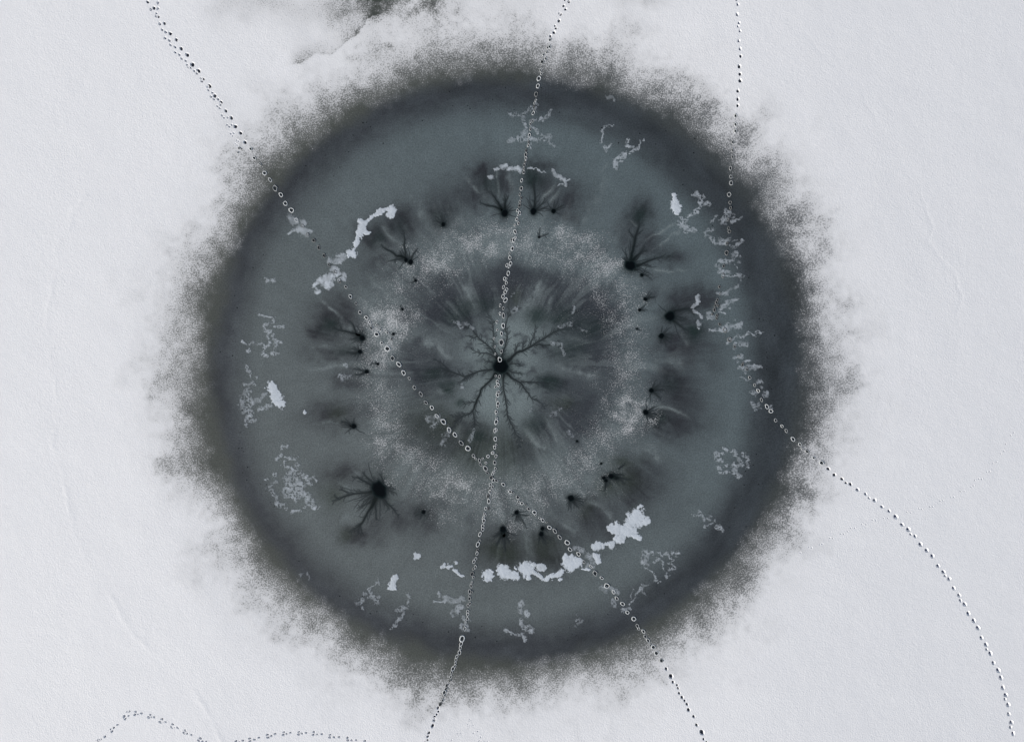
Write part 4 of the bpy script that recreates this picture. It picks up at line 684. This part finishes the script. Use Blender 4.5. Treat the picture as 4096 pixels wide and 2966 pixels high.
for si, (label, t, holes, chans) in enumerate(STARS):
    hx, hy = T(t, holes[0][0], holes[0][1]); org = (wx(hx), wy(hy), float(sample(H, hx, hy)))
    root = link('melt_hole', None, label=label, category='melt hole', group='melt holes in the dark lake ice'); root.location = org; root.empty_display_size = .2
    for hi, (x, y, rx, ry, an) in enumerate(holes):
        cx, cy = T(t, x, y); rx, ry = TK(t, rx), TK(t, ry); n = 22; an = math.radians(an)
        rings = [(.45, 0), (.85, 0), (1.08, 1), (1.45, 2)] ; Vv = [(cx, cy)]; cols = [np.array([.0018, .003, .0035])]; lift = [.006]
        for kk, (r, kd) in enumerate(rings):
            for i in range(n):
                a = 2 * math.pi * i / n; q = r * (1 + (.16 * (vn(np.array(math.cos(a) * 2.3 + si), np.array(math.sin(a) * 2.3 + hi * 3), 60) * 2 - 1) if kk > 0 else 0))
                ex, ey = q * rx * math.cos(a) + (1.0 if kd == 2 else 0) * math.cos(a), q * ry * math.sin(a) + (1.0 if kd == 2 else 0) * math.sin(a)
                Vv.append((cx + ex * math.cos(an) - ey * math.sin(an), cy + ex * math.sin(an) + ey * math.cos(an)))
                lift.append((.006, .0055, .0035)[kd])
                cols.append((np.array([.0018, .003, .0035]), np.array([.004, .008, .0085]), None)[kd])
        A = np.array(Vv); sc_ = sample(alb, A[:, 0], A[:, 1]); hh = sample(H, A[:, 0], A[:, 1])
        C_ = np.array([sc_[i] if c is None else c for i, c in enumerate(cols)])
        V3 = np.stack([(A[:, 0] - 2048) * S - org[0], (1483 - A[:, 1]) * S - org[1], hh + np.array(lift) - org[2]], -1)
        F = [(0, 1 + (i + 1) % n, 1 + i, 1 + i) for i in range(n)]
        me = bpy.data.meshes.new('water_pool'); faces = [(0, 1 + (i + 1) % n, 1 + i) for i in range(n)]
        for kk in range(3):
            for i in range(n):
                a, b = 1 + kk * n + i, 1 + kk * n + (i + 1) % n; faces.append((a, b, b + n, a + n))
        me.from_pydata(V3.tolist(), [], faces); me.materials.append(M_WATER)
        at = me.attributes.new('albedo', 'FLOAT_COLOR', 'POINT'); cc = np.ones((len(V3), 4), np.float32); cc[:, :3] = C_; at.data.foreach_set('color', cc.ravel())
        me.polygons.foreach_set('use_smooth', [True] * len(faces)); me.update()
        link('water_pool', me, root)
    tops = []
    twr = random.Random(900 + si)
    for ci, ch in enumerate(chans):
        par = None if isinstance(ch[0], tuple) else ch[0]
        pts = [(*T(t, p[0], p[1]), TK(t, p[2])) for p in (ch if par is None else ch[1:])]
        v_, f_, c_, Q = ribbon(pts, 300 + si * 31 + ci * 7, org, .0045 if par is None else .0038)
        o = link('channel' if par is None else 'side_channel', mesh_np('channel', v_, f_[:, ::-1], c_, None, (M_CHAN,)), root if par is None else tops[par])
        if par is None: tops.append(o)
        # hair channels along the strip, too fine to tell apart
        length = np.hypot(*np.diff(Q[:, :2], axis=0).T).sum(); hairs = []
        dens = 4.5 if si == 0 else 7 if si == 1 else 12
        for hcount in range(int(length / dens)):
            k = twr.randrange(max(1, int(len(Q) * .12)), len(Q)); s_ = k / len(Q)
            i2 = min(k + 1, len(Q) - 1); tang = math.atan2(Q[i2, 1] - Q[i2 - 1, 1], Q[i2, 0] - Q[i2 - 1, 0]) + twr.choice((-1, 1)) * twr.uniform(.35, 1.0)
            ln = twr.uniform(7, 24) * (1.1 if si == 1 else 1.25 if si == 0 else .9) * (.6 + .5 * min(Q[k, 2] / 6, 1)); x_, y_ = Q[k, 0], Q[k, 1]; w0 = min(Q[k, 2] * .4, 1.8)
            pp = [(x_, y_, w0)]
            for q_ in range(2): tang += twr.uniform(-.35, .35); x_ += math.cos(tang) * ln / 2; y_ += math.sin(tang) * ln / 2; pp.append((x_, y_, w0 * (.65 - .35 * q_)))
            hv, hf, hc, _ = ribbon(pp, 5000 + si * 97 + ci * 13 + hcount, org, .0034); hairs.append((hv, hf, hc))
        if ci == 0 and si > 0:                         # soft fan of seepage lines on the side away from the middle of the disc
            for (hx_, hy_, rx_, ry_, an_) in holes:
                ox, oy = T(t, hx_, hy_); rr_ = TK(t, max(rx_, ry_)); out = math.atan2(oy - CY, ox - CX)
                for q_ in range(0 if rr_ < 4.5 else 3 if rr_ < 6.5 else int(4 + min(rr_, 14))):
                    tang = out + twr.gauss(0, .75); ln = twr.uniform(1.8, 4.5) * (rr_ + 3); x_ = ox + math.cos(tang) * rr_ * .7; y_ = oy + math.sin(tang) * rr_ * .7; pp = [(x_, y_, 2.6)]
                    for k_ in range(3): tang += twr.uniform(-.28, .28); x_ += math.cos(tang) * ln / 3; y_ += math.sin(tang) * ln / 3; pp.append((x_, y_, 1.9 - .6 * k_))
                    hv, hf, hc, _ = ribbon(pp, 8000 + si * 97 + q_, org, .0034); hairs.append((hv, hf, hc))
        if hairs:
            hv, hf, hc = join(hairs)
            link('hair_channels', mesh_np('hair_channels', hv, hf[:, ::-1], hc, None, (M_CHAN,)), o if par is None else tops[par], kind='stuff')

# pinholes scattered along the inside of the dark ring, a hand's breadth across at most
prn = random.Random(42); VV = []; FF = []; CC = []
for _ in range(130):
    a_ = prn.uniform(0, 2 * math.pi); r_ = prn.gauss(1085, 38); px_, py_ = CX + r_ * math.cos(a_), CY + r_ * math.sin(a_); rad = prn.uniform(1.3, 2.9); hh = float(sample(H, px_, py_)); o_ = len(VV)
    VV.append((wx(px_), wy(py_), hh + .004)); CC.append((.006, .008, .009))
    for i in range(7):
        b_ = 2 * math.pi * i / 7; q_ = rad * prn.uniform(.7, 1.3); VV.append((wx(px_ + q_ * math.cos(b_)), wy(py_ - q_ * math.sin(b_)), hh + .003)); CC.append((.012, .015, .017))
    for i in range(7): FF.append((o_, o_ + 1 + i, o_ + 1 + (i + 1) % 7))
link('ice_pinholes', mesh_np('ice_pinholes', VV, FF, np.array(CC), None, (M_WATER,)), kind='stuff', label='tiny black pinholes dotted along the inside of the dark ring', category='pinholes')

# ------------------------------------------------------------------ snow patches lying on the ice
def clip_mesh(px, py, f):
    """triangles of the grid where f > 0, cut along f = 0"""
    ny, nx = f.shape; idm = np.arange(nx * ny).reshape(ny, nx); fv = f.ravel(); vx = px.ravel(); vy = py.ravel()
    a, b, c_, d = idm[:-1, :-1].ravel(), idm[:-1, 1:].ravel(), idm[1:, 1:].ravel(), idm[1:, :-1].ravel()
    tri = np.vstack([np.stack([a, b, c_], -1), np.stack([a, c_, d], -1)])
    ins = (fv[tri] > 0); cnt = ins.sum(1)
    verts = list(zip(vx.tolist(), vy.tolist(), fv.tolist())); faces = [tuple(t_) for t_ in tri[cnt == 3].tolist()]
    cache = {}
    def cut(i, j):
        k = (i, j) if i < j else (j, i)
        if k not in cache:
            i, j = k; t_ = fv[i] / (fv[i] - fv[j]); cache[k] = len(verts); verts.append((vx[i] + (vx[j] - vx[i]) * t_, vy[i] + (vy[j] - vy[i]) * t_, 0.0))
        return cache[k]
    for t_, s_ in zip(tri[(cnt == 1) | (cnt == 2)].tolist(), ins[(cnt == 1) | (cnt == 2)].tolist()):
        if sum(s_) == 1:
            i = s_.index(True); A_, B_, C_ = t_[i], t_[(i + 1) % 3], t_[(i + 2) % 3]; faces.append((A_, cut(A_, B_), cut(A_, C_)))
        else:
            i = s_.index(False); A_, B_, C_ = t_[i], t_[(i + 1) % 3], t_[(i + 2) % 3]; p, q = cut(A_, B_), cut(A_, C_); faces.append((p, B_, C_)); faces.append((p, C_, q))
    F = np.array(faces); used = np.unique(F); rm = np.full(len(verts), -1); rm[used] = np.arange(len(used))
    return np.array(verts)[used], rm[F]
WHITE = lin(178, 186, 194)
n_tri = 0
for pi, (label, t, op, web, strokes) in enumerate(PATCHES):
    SK = [([T(t, *p) for p in pts], TK(t, w)) for pts, w in strokes]
    xs = [p[0] for s_, w in SK for p in s_]; ys = [p[1] for s_, w in SK for p in s_]; mw = max(w for s_, w in SK) * 1.4 + 6
    st = 1.5
    ax = np.arange(min(xs) - mw, max(xs) + mw, st); ay = np.arange(min(ys) - mw, max(ys) + mw, st)
    px, py = np.meshgrid(ax, ay); sd = 700 + pi * 11
    qx = px + fbm(px / 22, py / 22, sd, 5) * 8.5 + fbm(px / 5, py / 5, sd + 5, 2) * 2.0; qy = py + fbm(px / 22, py / 22, sd + 2, 5) * 8.5 + fbm(px / 5, py / 5, sd + 6, 2) * 2.0
    f = np.full(px.shape, -9.0)
    for s_, w in SK:
        d = seg_dist(qx, qy, s_); f = np.maximum(f, (w * 1.06 + .8 - d) / max(w, 5.))
    f = f + .30 * fbm(px / 8, py / 8, sd + 1, 3)
    if web > 0:                                        # lace: small holes eaten through the crust
        cell = np.abs(fbm(px / 9, py / 9, sd + 3, 3)) ; f = np.minimum(f, (.52 + (.4 - web) * .8 - cell) * 1.2)
    if (f > 0).sum() < 6: continue
    vv, ff = clip_mesh(px, py, f)
    fv = vv[:, 2]; e = sm(0, .7, fv)
    grey = np.clip(op + (.22 if op < .8 else .10) * fbm(vv[:, 0] / 18, vv[:, 1] / 18, sd + 8, 4), .08, 1)
    wgt = np.clip(grey ** 1.3 * (.30 + .9 * e), 0, 1) if op < .8 else grey * (.25 + .75 * sm(0, .30, fv))
    sc_ = sample(alb, vv[:, 0], vv[:, 1]); col = sc_ * (1 - wgt[:, None]) + WHITE * wgt[:, None]
    hz = sample(H, vv[:, 0], vv[:, 1]) + .0042 + (.016 if op > .8 else .005) * np.clip(fv, 0, 1) ** .6 * .8
    cx, cy = (min(xs) + max(xs)) / 2, (min(ys) + max(ys)) / 2; org = (wx(cx), wy(cy), float(sample(H, cx, cy)))
    V3 = np.stack([(vv[:, 0] - 2048) * S - org[0], (1483 - vv[:, 1]) * S - org[1], hz - org[2]], -1)
    o = link('snow_patch', mesh_np('snow_patch', V3, ff[:, ::-1], col, None, (M_PATCH,)), label=label, category='snow patch', group='snow patches lying on the dark ice'); o.location = org
    n_tri += len(ff)
print('prints', n_print, 'patch tris', n_tri, 'grid', NX, NY, 'refined', n_ref)
